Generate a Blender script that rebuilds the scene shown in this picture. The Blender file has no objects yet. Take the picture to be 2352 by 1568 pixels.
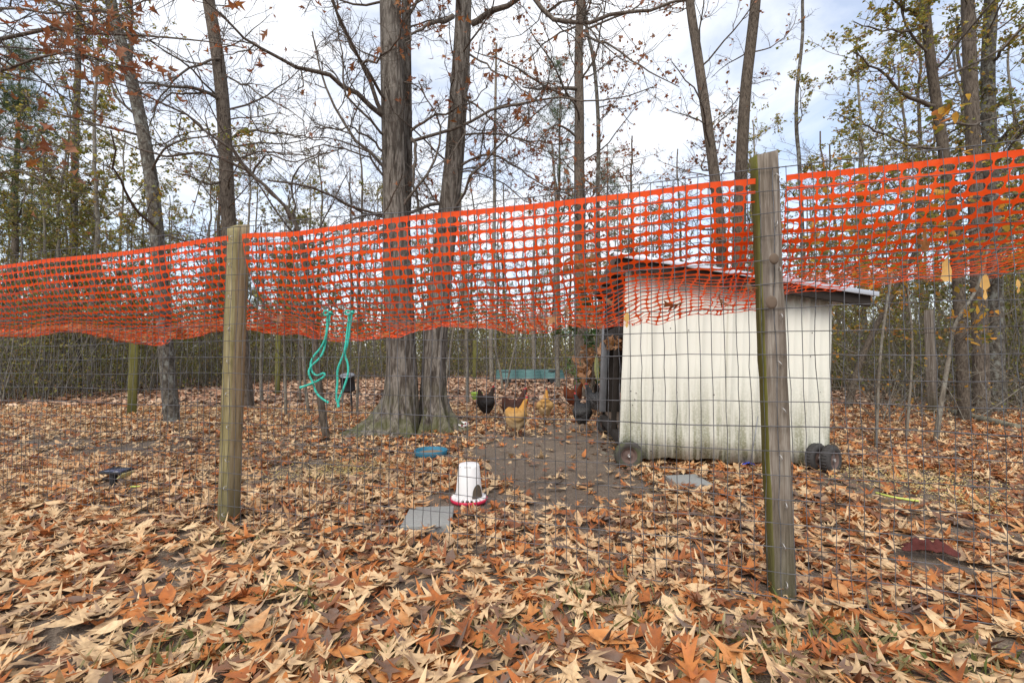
import bpy, math
import numpy as np
from mathutils import Vector, Matrix

# ------------------------------------------------------------------ camera, sky, sun, exposure
scene = bpy.context.scene
COL = scene.collection
CAM_H = 1.03
PITCH = math.atan(50.0 / 1333.0)
cam_d = bpy.data.cameras.new('camera')
cam_d.lens = 16.0; cam_d.sensor_width = 36.0; cam_d.clip_start = 0.05; cam_d.clip_end = 600.0
cam = bpy.data.objects.new('camera', cam_d); COL.objects.link(cam)
cam.location = (0, 0, CAM_H); cam.rotation_euler = (math.pi / 2 + PITCH, 0, 0)
scene.camera = cam

SUN_EL, SUN_AZ = math.radians(48), math.radians(200)
world = bpy.data.worlds.new('World'); scene.world = world; world.use_nodes = True
wn = world.node_tree; wn.nodes.clear()
def W(t, **k):
    n = wn.nodes.new(t)
    for a, b in k.items(): setattr(n, a, b)
    return n
w_out = W('ShaderNodeOutputWorld'); w_bg = W('ShaderNodeBackground'); w_bg.inputs['Strength'].default_value = 0.12
w_sky = W('ShaderNodeTexSky', sky_type='NISHITA', sun_disc=False, sun_elevation=SUN_EL, sun_rotation=SUN_AZ)
w_tc = W('ShaderNodeTexCoord'); w_map = W('ShaderNodeMapping'); w_map.inputs['Scale'].default_value = (1.0, 1.0, 2.2)
w_map.inputs['Location'].default_value = (3.1, 1.7, 0.4)
w_noi = W('ShaderNodeTexNoise'); w_noi.inputs['Scale'].default_value = 2.3; w_noi.inputs['Detail'].default_value = 7.0
w_noi.inputs['Roughness'].default_value = 0.55; w_noi.inputs['Distortion'].default_value = 0.35
w_rmp = W('ShaderNodeValToRGB'); w_rmp.color_ramp.elements[0].position = 0.40; w_rmp.color_ramp.elements[1].position = 0.60
w_rmp.color_ramp.elements[0].color = (.34, .34, .34, 1)
w_mix = W('ShaderNodeMix', data_type='RGBA'); w_mix.inputs['B'].default_value = (4.6, 4.72, 4.95, 1)
wn.links.new(w_tc.outputs['Generated'], w_map.inputs['Vector']); wn.links.new(w_map.outputs['Vector'], w_noi.inputs['Vector'])
wn.links.new(w_noi.outputs['Fac'], w_rmp.inputs['Fac']); wn.links.new(w_rmp.outputs['Color'], w_mix.inputs['Factor'])
wn.links.new(w_sky.outputs['Color'], w_mix.inputs['A']); wn.links.new(w_mix.outputs['Result'], w_bg.inputs['Color'])
wn.links.new(w_bg.outputs['Background'], w_out.inputs['Surface'])

sun_d = bpy.data.lights.new('sun', 'SUN'); sun_d.energy = 1.5; sun_d.angle = math.radians(38); sun_d.color = (1.0, .95, .88)
sun = bpy.data.objects.new('sun', sun_d); COL.objects.link(sun)
_sd = Vector((math.sin(SUN_AZ) * math.cos(SUN_EL), math.cos(SUN_AZ) * math.cos(SUN_EL), math.sin(SUN_EL)))
sun.rotation_euler = (-_sd).to_track_quat('-Z', 'Y').to_euler()

scene.view_settings.view_transform = 'Standard'; scene.view_settings.look = 'None'
scene.view_settings.exposure = 1.12; scene.view_settings.gamma = 1.0
scene.render.engine = 'CYCLES'
scene.cycles.max_bounces = 5; scene.cycles.diffuse_bounces = 3; scene.cycles.glossy_bounces = 2
scene.cycles.transmission_bounces = 3; scene.cycles.transparent_max_bounces = 8
scene.cycles.use_denoising = True

# ------------------------------------------------------------------ measuring helpers (2352 px wide sheet)
FD = 1045.0
def D(u, v, Y):
    x = (u - 1176) / FD; s = (784 - v) / FD
    dy = math.cos(PITCH) - s * math.sin(PITCH); dz = math.sin(PITCH) + s * math.cos(PITCH)
    t = Y / dy
    return np.array((x * t, Y, CAM_H + dz * t))
def G(u, v, z=0.0):
    x = (u - 1176) / FD; s = (784 - v) / FD
    dy = math.cos(PITCH) - s * math.sin(PITCH); dz = math.sin(PITCH) + s * math.cos(PITCH)
    t = (z - CAM_H) / dz
    return np.array((x * t, dy * t, z))

# ------------------------------------------------------------------ mesh helpers
class Geo:
    def __init__(s): s.V = []; s.F = []; s.M = []; s.A = []; s.n = 0
    def add(s, V, F, m=0, a=None):
        V = np.asarray(V, dtype=np.float32).reshape(-1, 3)
        if not isinstance(F, (list, tuple)) or (len(F) and isinstance(F[0], (list, tuple))): Fs = [F]
        else: Fs = F
        for f in Fs:
            if isinstance(f, np.ndarray): s.F.append(f + s.n); s.M.append(np.full(len(f), m, np.int32))
            else:
                for q in f: s.F.append(np.array([q]) + s.n); s.M.append(np.array([m], np.int32))
        s.V.append(V); s.A.append(np.zeros(len(V), np.float32) if a is None else np.asarray(a, np.float32)); s.n += len(V)
        return s
    def mesh(s, name, mats, smooth=False):
        V = np.concatenate(s.V) if s.V else np.zeros((0, 3), np.float32)
        me = bpy.data.meshes.new(name)
        tot = np.concatenate([np.full(len(f), f.shape[1], np.int32) for f in s.F])
        loops = np.concatenate([f.ravel() for f in s.F]).astype(np.int32)
        st = np.concatenate([[0], np.cumsum(tot)[:-1]]).astype(np.int32)
        me.vertices.add(len(V)); me.vertices.foreach_set('co', V.ravel())
        me.loops.add(len(loops)); me.loops.foreach_set('vertex_index', loops)
        me.polygons.add(len(tot)); me.polygons.foreach_set('loop_start', st)
        me.polygons.foreach_set('material_index', np.concatenate(s.M))
        if smooth: me.polygons.foreach_set('use_smooth', np.ones(len(tot), bool))
        at = me.attributes.new('rnd', 'FLOAT', 'POINT'); at.data.foreach_set('value', np.concatenate(s.A))
        for m in (mats if isinstance(mats, (list, tuple)) else [mats]): me.materials.append(m)
        me.update(calc_edges=True)
        return me

def box(sx, sy, sz, c=(0, 0, 0), R=None):
    v = np.array([[x, y, z] for z in (-.5, .5) for y in (-.5, .5) for x in (-.5, .5)]) * (sx, sy, sz)
    if R is not None: v = v @ np.array(R).T
    f = np.array([[0, 2, 3, 1], [4, 5, 7, 6], [0, 1, 5, 4], [2, 6, 7, 3], [0, 4, 6, 2], [1, 3, 7, 5]])
    return v + np.array(c), f
def nrm(a): return a / np.maximum(np.linalg.norm(a, axis=-1, keepdims=True), 1e-9)
def tubes(P, R, k=4, cap=False):
    P = np.asarray(P, float); R = np.asarray(R, float)
    if P.ndim == 2: P = P[None]; R = R[None]
    B, N, _ = P.shape
    T = nrm(np.gradient(P, axis=1))
    m = nrm(T.mean(1))
    ref = np.where((np.abs(m[:, 2:3]) > .75), np.array([[1., 0, 0]]), np.array([[0, 0, 1.]]))[:, None, :]
    U = nrm(np.cross(T, np.broadcast_to(ref, T.shape))); Vv = np.cross(T, U)
    an = np.linspace(0, 2 * np.pi, k, endpoint=False)
    V = P[:, :, None, :] + R[:, :, None, None] * (np.cos(an)[None, None, :, None] * U[:, :, None, :] + np.sin(an)[None, None, :, None] * Vv[:, :, None, :])
    b = np.arange(B)[:, None, None] * N * k; i = np.arange(N - 1)[None, :, None] * k; j = np.arange(k)[None, None, :]; j2 = (j + 1) % k
    F = np.stack([b + i + j, b + i + j2, b + i + k + j2, b + i + k + j], -1).reshape(-1, 4)
    fs = [F]
    if cap:
        for q in range(B):
            fs.append(np.array([[q * N * k + x for x in range(k)][::-1]])); fs.append(np.array([[q * N * k + (N - 1) * k + x for x in range(k)]]))
    return V.reshape(-1, 3), fs
def lathe(prof, n=24, axis='z'):
    prof = np.asarray(prof, float); m = len(prof)
    a = np.linspace(0, 2 * np.pi, n, endpoint=False)
    V = np.stack([prof[:, None, 0] * np.cos(a), prof[:, None, 0] * np.sin(a), np.broadcast_to(prof[:, None, 1], (m, n))], -1).reshape(-1, 3)
    if axis == 'y': V = V[:, [0, 2, 1]]
    i = np.arange(m - 1)[:, None] * n; j = np.arange(n)[None]; j2 = (j + 1) % n
    return V, np.stack([i + j, i + j2, i + n + j2, i + n + j], -1).reshape(-1, 4)
def chaikin(p, it=3):
    p = np.asarray(p, float)
    for _ in range(it):
        q = np.empty((2 * len(p), p.shape[1])); q[0] = p[0]; q[-1] = p[-1]
        q[1:-1:2] = p[:-1] * .75 + p[1:] * .25; q[2::2] = p[:-1] * .25 + p[1:] * .75
        p = q
    return p
def resample(p, n):
    p = np.asarray(p, float); s = np.concatenate([[0], np.cumsum(np.linalg.norm(np.diff(p, axis=0), axis=1))])
    t = np.linspace(0, s[-1], n)
    return np.stack([np.interp(t, s, p[:, k]) for k in range(3)], 1)
def smooth_path(p, n): return resample(chaikin(p), n)

def thing(name, label, cat, loc=(0, 0, 0), rz=0.0, group=None):
    o = bpy.data.objects.new(name, None); COL.objects.link(o); o.empty_display_size = .1
    o.location = [float(x) for x in loc]; o.rotation_euler = (0, 0, rz); o['label'] = label; o['category'] = cat
    if group: o['group'] = group
    return o
def part(name, geo, mats, parent=None, smooth=False, bevel=0, label=None, kind=None):
    me = geo if isinstance(geo, bpy.types.Mesh) else geo.mesh(name, mats, smooth)
    o = bpy.data.objects.new(name, me); COL.objects.link(o)
    if parent: o.parent = parent
    if bevel:
        m = o.modifiers.new('bevel', 'BEVEL'); m.width = bevel; m.segments = 2; m.limit_method = 'ANGLE'
    if label: o['label'] = label
    if kind: o['kind'] = kind
    return o
def tag(o, label, cat, group=None):
    o['label'] = label; o['category'] = cat
    if group: o['group'] = group
    return o
def copy_tree(src, loc, rz, sc=1.0, label=None):
    r = src.copy(); COL.objects.link(r); r.location = loc; r.rotation_euler = (0, 0, rz); r.scale = (sc, sc, sc)
    if label: r['label'] = label
    for ch in src.children:
        c = ch.copy(); COL.objects.link(c); c.parent = r
    return r

# ------------------------------------------------------------------ materials
class NT:
    def __init__(s, name):
        s.m = bpy.data.materials.new(name); s.m.use_nodes = True; s.t = s.m.node_tree; s.t.nodes.clear()
        s.out = s.n('ShaderNodeOutputMaterial')
    def n(s, t, **k):
        x = s.t.nodes.new(t)
        for a, b in k.items():
            if a in x.inputs: x.inputs[a].default_value = b
            else: setattr(x, a, b)
        return x
    def l(s, a, b): s.t.links.new(a, b)
    def coord(s, kind='Object', scale=(1, 1, 1)):
        tc = s.n('ShaderNodeTexCoord'); mp = s.n('ShaderNodeMapping'); mp.inputs['Scale'].default_value = scale
        s.l(tc.outputs[kind], mp.inputs['Vector']); return mp.outputs['Vector']
    def noise(s, vec, scale, detail=4, rough=.55, dist=0):
        x = s.n('ShaderNodeTexNoise'); x.inputs['Scale'].default_value = scale; x.inputs['Detail'].default_value = detail
        x.inputs['Roughness'].default_value = rough; x.inputs['Distortion'].default_value = dist
        if vec is not None: s.l(vec, x.inputs['Vector'])
        return x.outputs['Fac']
    def ramp(s, fac, stops):
        x = s.n('ShaderNodeValToRGB'); e = x.color_ramp.elements
        while len(e) < len(stops): e.new(.5)
        for q, (p, c) in zip(e, stops): q.position = p; q.color = (c[0], c[1], c[2], 1) if not isinstance(c, (int, float)) else (c, c, c, 1)
        s.l(fac, x.inputs['Fac']); return x.outputs['Color']
    def mix(s, f, a, b, mode='MIX'):
        x = s.n('ShaderNodeMix', data_type='RGBA', blend_type=mode)
        for key, val in (('Factor', f), ('A', a), ('B', b)):
            if isinstance(val, bpy.types.NodeSocket): s.l(val, x.inputs[key])
            elif key == 'Factor': x.inputs[key].default_value = val
            else: x.inputs[key].default_value = (val[0], val[1], val[2], 1)
        return x.outputs['Result']
    def attr(s, name='rnd'):
        x = s.n('ShaderNodeAttribute'); x.attribute_name = name; return x.outputs['Fac']
    def sep(s, vec):
        x = s.n('ShaderNodeSeparateXYZ'); s.l(vec, x.inputs[0]); return x.outputs
    def math(s, op, a, b=0.0):
        x = s.n('ShaderNodeMath', operation=op)
        for i, val in enumerate((a, b)):
            if isinstance(val, bpy.types.NodeSocket): s.l(val, x.inputs[i])
            else: x.inputs[i].default_value = val
        return x.outputs[0]
    def bsdf(s, col, rough=.8, metal=0.0, bump=None, bstr=.3, bdist=.01, spec=.3, transl=0.0):
        b = s.n('ShaderNodeBsdfPrincipled'); b.inputs['Metallic'].default_value = metal; b.inputs['Specular IOR Level'].default_value = spec
        if isinstance(rough, bpy.types.NodeSocket): s.l(rough, b.inputs['Roughness'])
        else: b.inputs['Roughness'].default_value = rough
        if isinstance(col, bpy.types.NodeSocket): s.l(col, b.inputs['Base Color'])
        else: b.inputs['Base Color'].default_value = (*col, 1)
        if bump is not None:
            bp = s.n('ShaderNodeBump'); bp.inputs['Strength'].default_value = bstr; bp.inputs['Distance'].default_value = bdist
            s.l(bump, bp.inputs['Height']); s.l(bp.outputs['Normal'], b.inputs['Normal'])
        o = b.outputs[0]
        if transl:
            t = s.n('ShaderNodeBsdfTranslucent')
            if isinstance(col, bpy.types.NodeSocket): s.l(col, t.inputs['Color'])
            else: t.inputs['Color'].default_value = (*col, 1)
            mx = s.n('ShaderNodeMixShader'); mx.inputs[0].default_value = transl
            s.l(o, mx.inputs[1]); s.l(t.outputs[0], mx.inputs[2]); o = mx.outputs[0]
        s.l(o, s.out.inputs['Surface']); return s.m

def m_simple(name, col, rough=.7, metal=0.0, var=.25, scale=8.0, bstr=.1, spec=.3):
    t = NT(name); v = t.coord(); f = t.noise(v, scale, 5)
    c = t.mix(f, tuple(x * (1 - var) for x in col), tuple(min(1, x * (1 + var)) for x in col))
    return t.bsdf(c, rough, metal, f, bstr, .003, spec)

def m_bark(name, dark, mid, lite, zs=.22, sc=26, moss=0.0, lichen=0.0, dist=.012):
    t = NT(name); v = t.coord('Object', (1, 1, zs))
    f = t.noise(v, sc, 6, .65, .6); f2 = t.noise(t.coord(), 3.5, 4); f3 = t.noise(t.coord(), 60, 3)
    c = t.ramp(f, [(.36, dark), (.47, mid), (.58, lite), (.72, mid)])
    c = t.mix(t.math('MULTIPLY', f3, .5), c, mid)
    c = t.mix(t.ramp(f2, [(.35, 0.0), (.7, .5)]), c, tuple(x * .62 for x in mid))
    if lichen:
        lf = t.ramp(t.noise(t.coord('Object', (1, 1, .8)), 9, 5, .7), [(.52, 0.0), (.6, lichen)])
        c = t.mix(lf, c, (.27, .28, .25))
    if moss:
        z = t.sep(t.coord())[2]
        zf = t.ramp(z, [(.05, 1.0), (.75, 0.0)]); mf = t.ramp(t.noise(t.coord(), 4, 5, .7), [(.42, 0.0), (.56, 1.0)])
        c = t.mix(t.math('MULTIPLY', t.math('MULTIPLY', zf, mf), moss), c, (.075, .085, .02))
    return t.bsdf(c, .9, 0, f, .9, dist, .15)

M_bark_oak = m_bark('bark_oak', (.022, .016, .012), (.10, .083, .068), (.28, .25, .215), .16, 22, moss=.6, dist=.02)
M_bark_grey = m_bark('bark_grey', (.022, .018, .014), (.105, .082, .064), (.20, .165, .13), .25, 40)
M_bark_pale = m_bark('bark_pale', (.025, .021, .017), (.085, .072, .058), (.19, .17, .14), .5, 24, lichen=.55)
M_bark_dark = m_bark('bark_dark', (.02, .016, .012), (.085, .066, .05), (.16, .13, .10), .3, 40)
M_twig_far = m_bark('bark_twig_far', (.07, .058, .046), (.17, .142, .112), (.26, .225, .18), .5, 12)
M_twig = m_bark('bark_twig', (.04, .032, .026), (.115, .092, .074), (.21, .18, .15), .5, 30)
M_stem = m_bark('bark_stem', (.065, .054, .043), (.16, .135, .105), (.26, .23, .185), .4, 25, lichen=.4)

LITTER = [(0.0, (.36, .24, .15)), (.10, (.66, .46, .25)), (.30, (.74, .53, .30)), (.42, (.60, .36, .175)), (.52, (.56, .235, .07)),
          (.66, (.46, .145, .036)), (.80, (.25, .085, .032)), (.90, (.21, .115, .07)), (1.0, (.17, .125, .10))]
def m_leaf(name, stops, transl=.15, rough=.6, per_object=False, spec=.35, vary=.3):
    t = NT(name)
    if per_object: r = t.math('ADD', t.n('ShaderNodeObjectInfo').outputs['Random'], t.attr())
    else: r = t.attr()
    c = t.ramp(r, stops)
    f = t.noise(t.coord('Object') if not per_object else t.coord('Object', (.14, .14, .14)), 38, 4)
    c = t.mix(t.ramp(f, [(.36, vary * 1.3), (.58, 0.0)]), c, (.13, .06, .028))
    return t.bsdf(c, rough, 0, f, .25, .004, spec, transl)
M_litter = m_leaf('leaf_litter', LITTER)
M_litter_obj = m_leaf('leaf_litter_single', LITTER, per_object=True)
M_litter_far = m_leaf('leaf_litter_far', [(0, (.60, .42, .28)), (.3, (.52, .34, .21)), (.55, (.36, .18, .095)), (.8, (.23, .105, .06)), (1, (.15, .085, .055))], 0)
M_oakleaf = m_leaf('oak_leaf_hanging', [(0, (.42, .20, .105)), (.35, (.33, .125, .055)), (.65, (.26, .075, .03)), (.85, (.40, .16, .04)), (1, (.22, .10, .06))], .45)
M_tan = m_leaf('tan_leaf', [(0, (.55, .34, .2)), (.5, (.42, .22, .11)), (1, (.5, .24, .08))], .4)
M_green = m_leaf('small_green_leaf', [(0, (.17, .19, .03)), (.35, (.26, .26, .045)), (.6, (.40, .32, .06)), (.8, (.38, .2, .045)), (1, (.11, .14, .035))], .45, vary=.1)
M_olive = m_leaf('olive_leaf', [(0, (.12, .14, .035)), (.45, (.21, .21, .055)), (.75, (.31, .26, .065)), (.9, (.30, .17, .06)), (1, (.08, .11, .035))], .35, vary=.1)
M_needle = m_leaf('pine_needle', [(0, (.045, .085, .03)), (.5, (.075, .115, .045)), (1, (.12, .13, .04))], .2, vary=0)
M_ever = m_leaf('glossy_green_leaf', [(0, (.035, .085, .02)), (.5, (.06, .12, .03)), (1, (.16, .18, .05))], .2, .35, vary=0)
M_yellow = m_leaf('yellow_orange_leaf', [(0, (.62, .38, .06)), (.3, (.60, .25, .03)), (.55, (.30, .26, .05)), (.75, (.12, .16, .03)), (1, (.55, .2, .06))], .5, vary=.1)
M_paleorange = m_leaf('pale_orange_leaf', [(0, (.85, .48, .17)), (1, (.80, .52, .16))], .5, vary=.05)

def m_soil():
    t = NT('soil'); v = t.coord('Object'); f = t.noise(v, 9, 6, .7); g = t.noise(v, 70, 4, .7); h = t.noise(v, .6, 4)
    c = t.ramp(f, [(.3, (.095, .074, .057)), (.5, (.165, .128, .098)), (.7, (.23, .185, .145))])
    c = t.mix(t.ramp(g, [(.45, 0.0), (.60, .7)]), c, (.33, .26, .195))
    c = t.mix(t.ramp(g, [(.30, .7), (.42, 0.0)]), c, (.05, .038, .03))
    c = t.mix(t.ramp(h, [(.4, .4), (.6, 0.0)]), c, (.085, .065, .05))
    return t.bsdf(c, .95, 0, t.math('ADD', f, g), .8, .02, .1)
M_soil = m_soil()
def m_wire():
    t = NT('galvanised_wire'); f = t.noise(t.coord(), 15, 4)
    c = t.ramp(f, [(.35, (.05, .048, .047)), (.6, (.13, .13, .14))])
    return t.bsdf(c, .55, .3, spec=.4)
M_wire = m_wire()
M_net = (lambda t: t.bsdf(t.mix(t.ramp(t.noise(t.coord(), 2.6, 6, .7), [(.5, 0.0), (.72, .45)]), t.mix(t.noise(t.coord(), 9, 4), (.86, .058, .004), (1.0, .115, .010)), (.95, .25, .07)), .42, 0, spec=.4, transl=.3))(NT('orange_plastic'))
def m_post(name, cols, green):
    t = NT(name); v = t.coord('Object', (1, 1, .045)); f = t.noise(v, 55, 6, .7, .3); g = t.noise(t.coord('Object', (1, 1, .25)), 7, 5)
    c = t.ramp(f, [(.30, cols[0]), (.48, cols[1]), (.62, cols[2]), (.75, cols[1])])
    if green: c = t.mix(t.ramp(g, [(.34, 0.0), (.6, green)]), c, (.115, .11, .022))
    z = t.sep(t.coord())[2]
    c = t.mix(t.ramp(z, [(.0, .75), (.45, 0.0)]), c, (.06, .06, .026))
    return t.bsdf(c, .9, 0, f, .7, .004, .15)
M_post_green = m_post('post_wood_algae', ((.045, .04, .016), (.14, .125, .045), (.2, .185, .085)), .9)
M_post_olive = m_post('post_wood_olive', ((.10, .08, .035), (.25, .20, .105), (.35, .295, .175)), .42)
M_post_tan = m_post('post_wood_tan', ((.12, .088, .045), (.26, .195, .115), (.35, .28, .18)), .2)
M_post_grey = m_post('post_wood_grey', ((.06, .046, .038), (.165, .132, .108), (.28, .245, .21)), .08)
M_post_brown = m_post('post_wood_brown', ((.06, .04, .03), (.16, .115, .085), (.24, .19, .15)), .25)
M_endgrain = m_simple('post_end_grain', (.16, .13, .085), .95, var=.5, scale=40)
def m_panel():
    t = NT('cream_metal_siding'); co = t.coord(); z = t.sep(co)[2]
    st = t.noise(t.coord('Object', (1, 1, .06)), 16, 6, .65)
    sp = t.noise(co, 55, 4, .75)
    base = t.mix(st, (.60, .59, .50), (.72, .71, .635))
    zf = t.ramp(z, [(.05, 1.0), (.30, .78), (.62, .36), (1.05, .0)])
    zf = t.math('MULTIPLY', zf, t.ramp(st, [(.38, .2), (.56, 1.0)]))
    zf = t.math('MULTIPLY', zf, t.ramp(sp, [(.36, .45), (.56, 1.0)]))
    c = t.mix(zf, base, (.115, .12, .05))
    c = t.mix(t.math('MULTIPLY', t.ramp(st, [(.52, 0.0), (.66, .35)]), t.ramp(z, [(.4, 1.0), (1.5, .15)])), c, (.30, .30, .19))
    return t.bsdf(c, .45, 0, None, spec=.4)
M_panel = m_panel()
M_blackwood = m_simple('dark_weathered_wood', (.028, .022, .018), .9, var=.5, scale=14, bstr=.4)
M_brownwood = m_simple('brown_weathered_wood', (.12, .085, .06), .9, var=.4, scale=20, bstr=.4)
M_rust = m_simple('rusty_steel', (.15, .07, .045), .8, var=.4, scale=30)
M_roofmetal = m_simple('galvanised_roof_metal', (.46, .48, .52), .45, .5, var=.2, scale=5)
M_screw = m_simple('dark_screw', (.05, .035, .03), .6, .3)
M_rubber = m_simple('tyre_rubber', (.045, .042, .04), .85, var=.4, scale=35, bstr=.3)
M_rubber_moss = (lambda t: t.bsdf(t.mix(t.ramp(t.noise(t.coord(), 14, 5), [(.42, 0.0), (.62, .75)]), (.055, .05, .045), (.09, .1, .045)), .9, 0, t.noise(t.coord(), 60, 3), .3, .003))(NT('mossy_tyre_rubber'))
M_rim = m_simple('rusted_rim', (.14, .095, .08), .8, .2, var=.5, scale=30)
M_hub = m_simple('hub_steel', (.4, .38, .36), .5, .6)
M_rope = (lambda t: t.bsdf(t.mix(t.noise(t.coord(), 90, 3), (.025, .38, .29), (.08, .58, .46)), .65, 0, None, spec=.3))(NT('teal_rope'))
M_white = m_simple('white_plastic', (.76, .76, .75), .45, var=.06, scale=12)
M_red = m_simple('red_plastic', (.55, .025, .07), .45, var=.2, scale=12)
M_feed = m_simple('brown_feed', (.22, .15, .095), .95, var=.5, scale=120, bstr=.6)
M_feeddark = m_simple('dark_feed', (.10, .078, .055), .95, var=.6, scale=70, bstr=.6)
M_bluepan = m_simple('blue_rubber_pan', (.028, .15, .23), .6, var=.25, scale=15)
M_paver = m_simple('grey_concrete', (.26, .265, .25), .95, var=.25, scale=60, bstr=.5)
M_blackpl = m_simple('black_plastic', (.022, .022, .024), .45, var=.3)
M_solar = m_simple('solar_cell', (.045, .055, .095), .18, var=.3, scale=3, spec=.6)
M_lens = m_simple('yellowed_lens', (.62, .60, .30), .35, var=.3, scale=25)
M_galv = m_simple('dull_galvanised', (.24, .245, .26), .45, .6, var=.3, scale=9)
M_lime = m_simple('lime_plastic', (.42, .62, .10), .5, var=.1)
M_teal = m_simple('teal_roof_metal', (.07, .14, .13), .5, .1, var=.2, scale=3)
M_block = m_simple('dark_block', (.03, .03, .03), .95, var=.4)
M_redpole = m_simple('red_painted_pole', (.42, .03, .03), .6)
M_log = m_bark('log_bark', (.06, .05, .035), (.19, .165, .115), (.3, .28, .2), 1, 14, lichen=.5)
M_strap = m_simple('yellow_green_strap', (.55, .60, .13), .6, var=.1)
M_rag = m_simple('dark_red_rag', (.085, .022, .018), .9, var=.6, scale=18)
M_blue = m_simple('blue_tarp', (.03, .06, .38), .5, var=.3)
M_palegreen = m_leaf('pale_green_leaf', [(0, (.34, .36, .14)), (1, (.36, .38, .16))], .3)
M_corn = m_leaf('corn_kernel', [(0, (.72, .55, .18)), (.6, (.55, .42, .2)), (1, (.4, .32, .2))], 0, vary=0)
M_grass = m_leaf('grass_blade', [(0, (.10, .125, .03)), (.5, (.24, .21, .085)), (1, (.38, .32, .17))], .3, vary=0)
M_spot = (lambda t: t.bsdf(t.ramp((lambda v: (t.l(t.coord(), v.inputs['Vector']), v.outputs['Distance'])[1])(t.n('ShaderNodeTexVoronoi', Scale=22.0)), [(.36, (.16, .02, .025)), (.40, (.58, .57, .55))]), .5))(NT('spotted_white_enamel'))

# ------------------------------------------------------------------ numpy noise
def vnoise(x, y, seed=0):
    def h(i, j): return np.modf(np.abs(np.sin(i * 127.1 + j * 311.7 + seed * 74.7) * 43758.5453))[0]
    i = np.floor(x); j = np.floor(y); fx = x - i; fy = y - j
    fx = fx * fx * (3 - 2 * fx); fy = fy * fy * (3 - 2 * fy)
    return (h(i, j) * (1 - fx) + h(i + 1, j) * fx) * (1 - fy) + (h(i, j + 1) * (1 - fx) + h(i + 1, j + 1) * fx) * fy
def fbm(x, y, seed=0, o=4):
    r = 0; a = .5
    for k in range(o): r = r + a * vnoise(x * 2 ** k, y * 2 ** k, seed + k); a *= .5
    return r

# ------------------------------------------------------------------ ground
def gh(x, y):
    near = np.clip((np.hypot(x, y) - 1) / 4, 0, 1)
    return (fbm(x * .7 + 9, y * .7 + 4, 3) - .47) * .05 * near
gx = np.concatenate([np.linspace(-160, -14, 30), np.linspace(-13.8, 13.8, 185), np.linspace(14, 160, 30)])
gy = np.concatenate([np.linspace(-60, -2, 12), np.linspace(-1.9, 26, 188), np.linspace(27, 260, 40)])
X, Y = np.meshgrid(gx, gy)
Z = gh(X, Y) + (fbm(X * 6, Y * 6, 11) - .47) * .018 * (np.abs(X) < 13)
nx, ny = len(gx), len(gy)
i = np.arange(ny - 1)[:, None] * nx; j = np.arange(nx - 1)[None]
ground = part('ground', Geo().add(np.stack([X, Y, Z], -1), np.stack([i + j, i + j + 1, i + nx + j + 1, i + nx + j], -1).reshape(-1, 4)), M_soil, smooth=True)
ground['kind'] = 'structure'; ground['label'] = 'bare brown soil under the fallen oak leaves'

# ------------------------------------------------------------------ leaves
OAK = [(0, .006, 0), (.18, .012, .18), (.27, .07, .25), (.45, .24, .33), (.40, .06, .42), (.68, .32, .50), (.58, .07, .58), (.90, .22, .72), (.78, .055, .78), (1, .004, 1)]
OAKB = [(0, .006, 0), (.2, .01, .2), (.33, .12, .31), (.44, .11, .42), (.72, .36, .53), (.58, .085, .62), (.8, .06, .8), (1.02, .004, 1)]
OAKC = [(0, .006, 0), (.1, .025, .1), (.33, .13, .33), (.6, .17, .6), (.85, .09, .85), (1, .004, 1)]
OAKD = [(0, .006, 0), (.16, .012, .16), (.22, .05, .22), (.36, .20, .28), (.34, .05, .36), (.55, .27, .44), (.49, .055, .5), (.74, .25, .6), (.66, .05, .66), (.92, .15, .8), (.86, .04, .86), (1, .004, 1)]
OAKM = [(.05, .01, .05), (.30, .08, .3), (.50, .27, .38), (.47, .10, .48), (.74, .30, .60), (.70, .10, .7), (1, .01, 1)]
OVAL = [(.02, .01, .02), (.25, .19, .25), (.55, .24, .55), (.8, .14, .8), (1, .01, 1)]
def leaf_tpl(rng, st, curl=1.0):
    st = np.array(st); n = len(st); V = np.zeros((n * 3, 3))
    wl = 1 + rng.uniform(-.3, .3, n); wr = 1 + rng.uniform(-.3, .3, n)
    V[0::3, 0] = st[:, 0]; V[0::3, 1] = st[:, 1] * wl
    V[1::3, 0] = st[:, 2]
    V[2::3, 0] = st[:, 0] + rng.uniform(-.03, .03, n); V[2::3, 1] = -st[:, 1] * wr
    c1, c2, c3 = rng.uniform(-1.3, 2.2) * curl, rng.uniform(-.7, .9) * curl, rng.uniform(-.9, .9) * curl
    t = V[:, 0]; w = V[:, 1]
    V[:, 2] = c1 * w * w + c2 * (t - .5) ** 2 + c3 * w * (t - .4) + .06 * curl * np.sin(t * 9 + rng.uniform(0, 6)) * np.abs(w) * 3
    bend = rng.uniform(-.35, .35) * curl; V[:, 1] += bend * (t - .3) ** 2
    V[:, 0] -= .5
    k = np.arange(n - 1) * 3
    F = np.concatenate([np.stack([k, k + 1, k + 4, k + 3], 1), np.stack([k + 1, k + 2, k + 5, k + 4], 1)])
    return V, F
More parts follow.
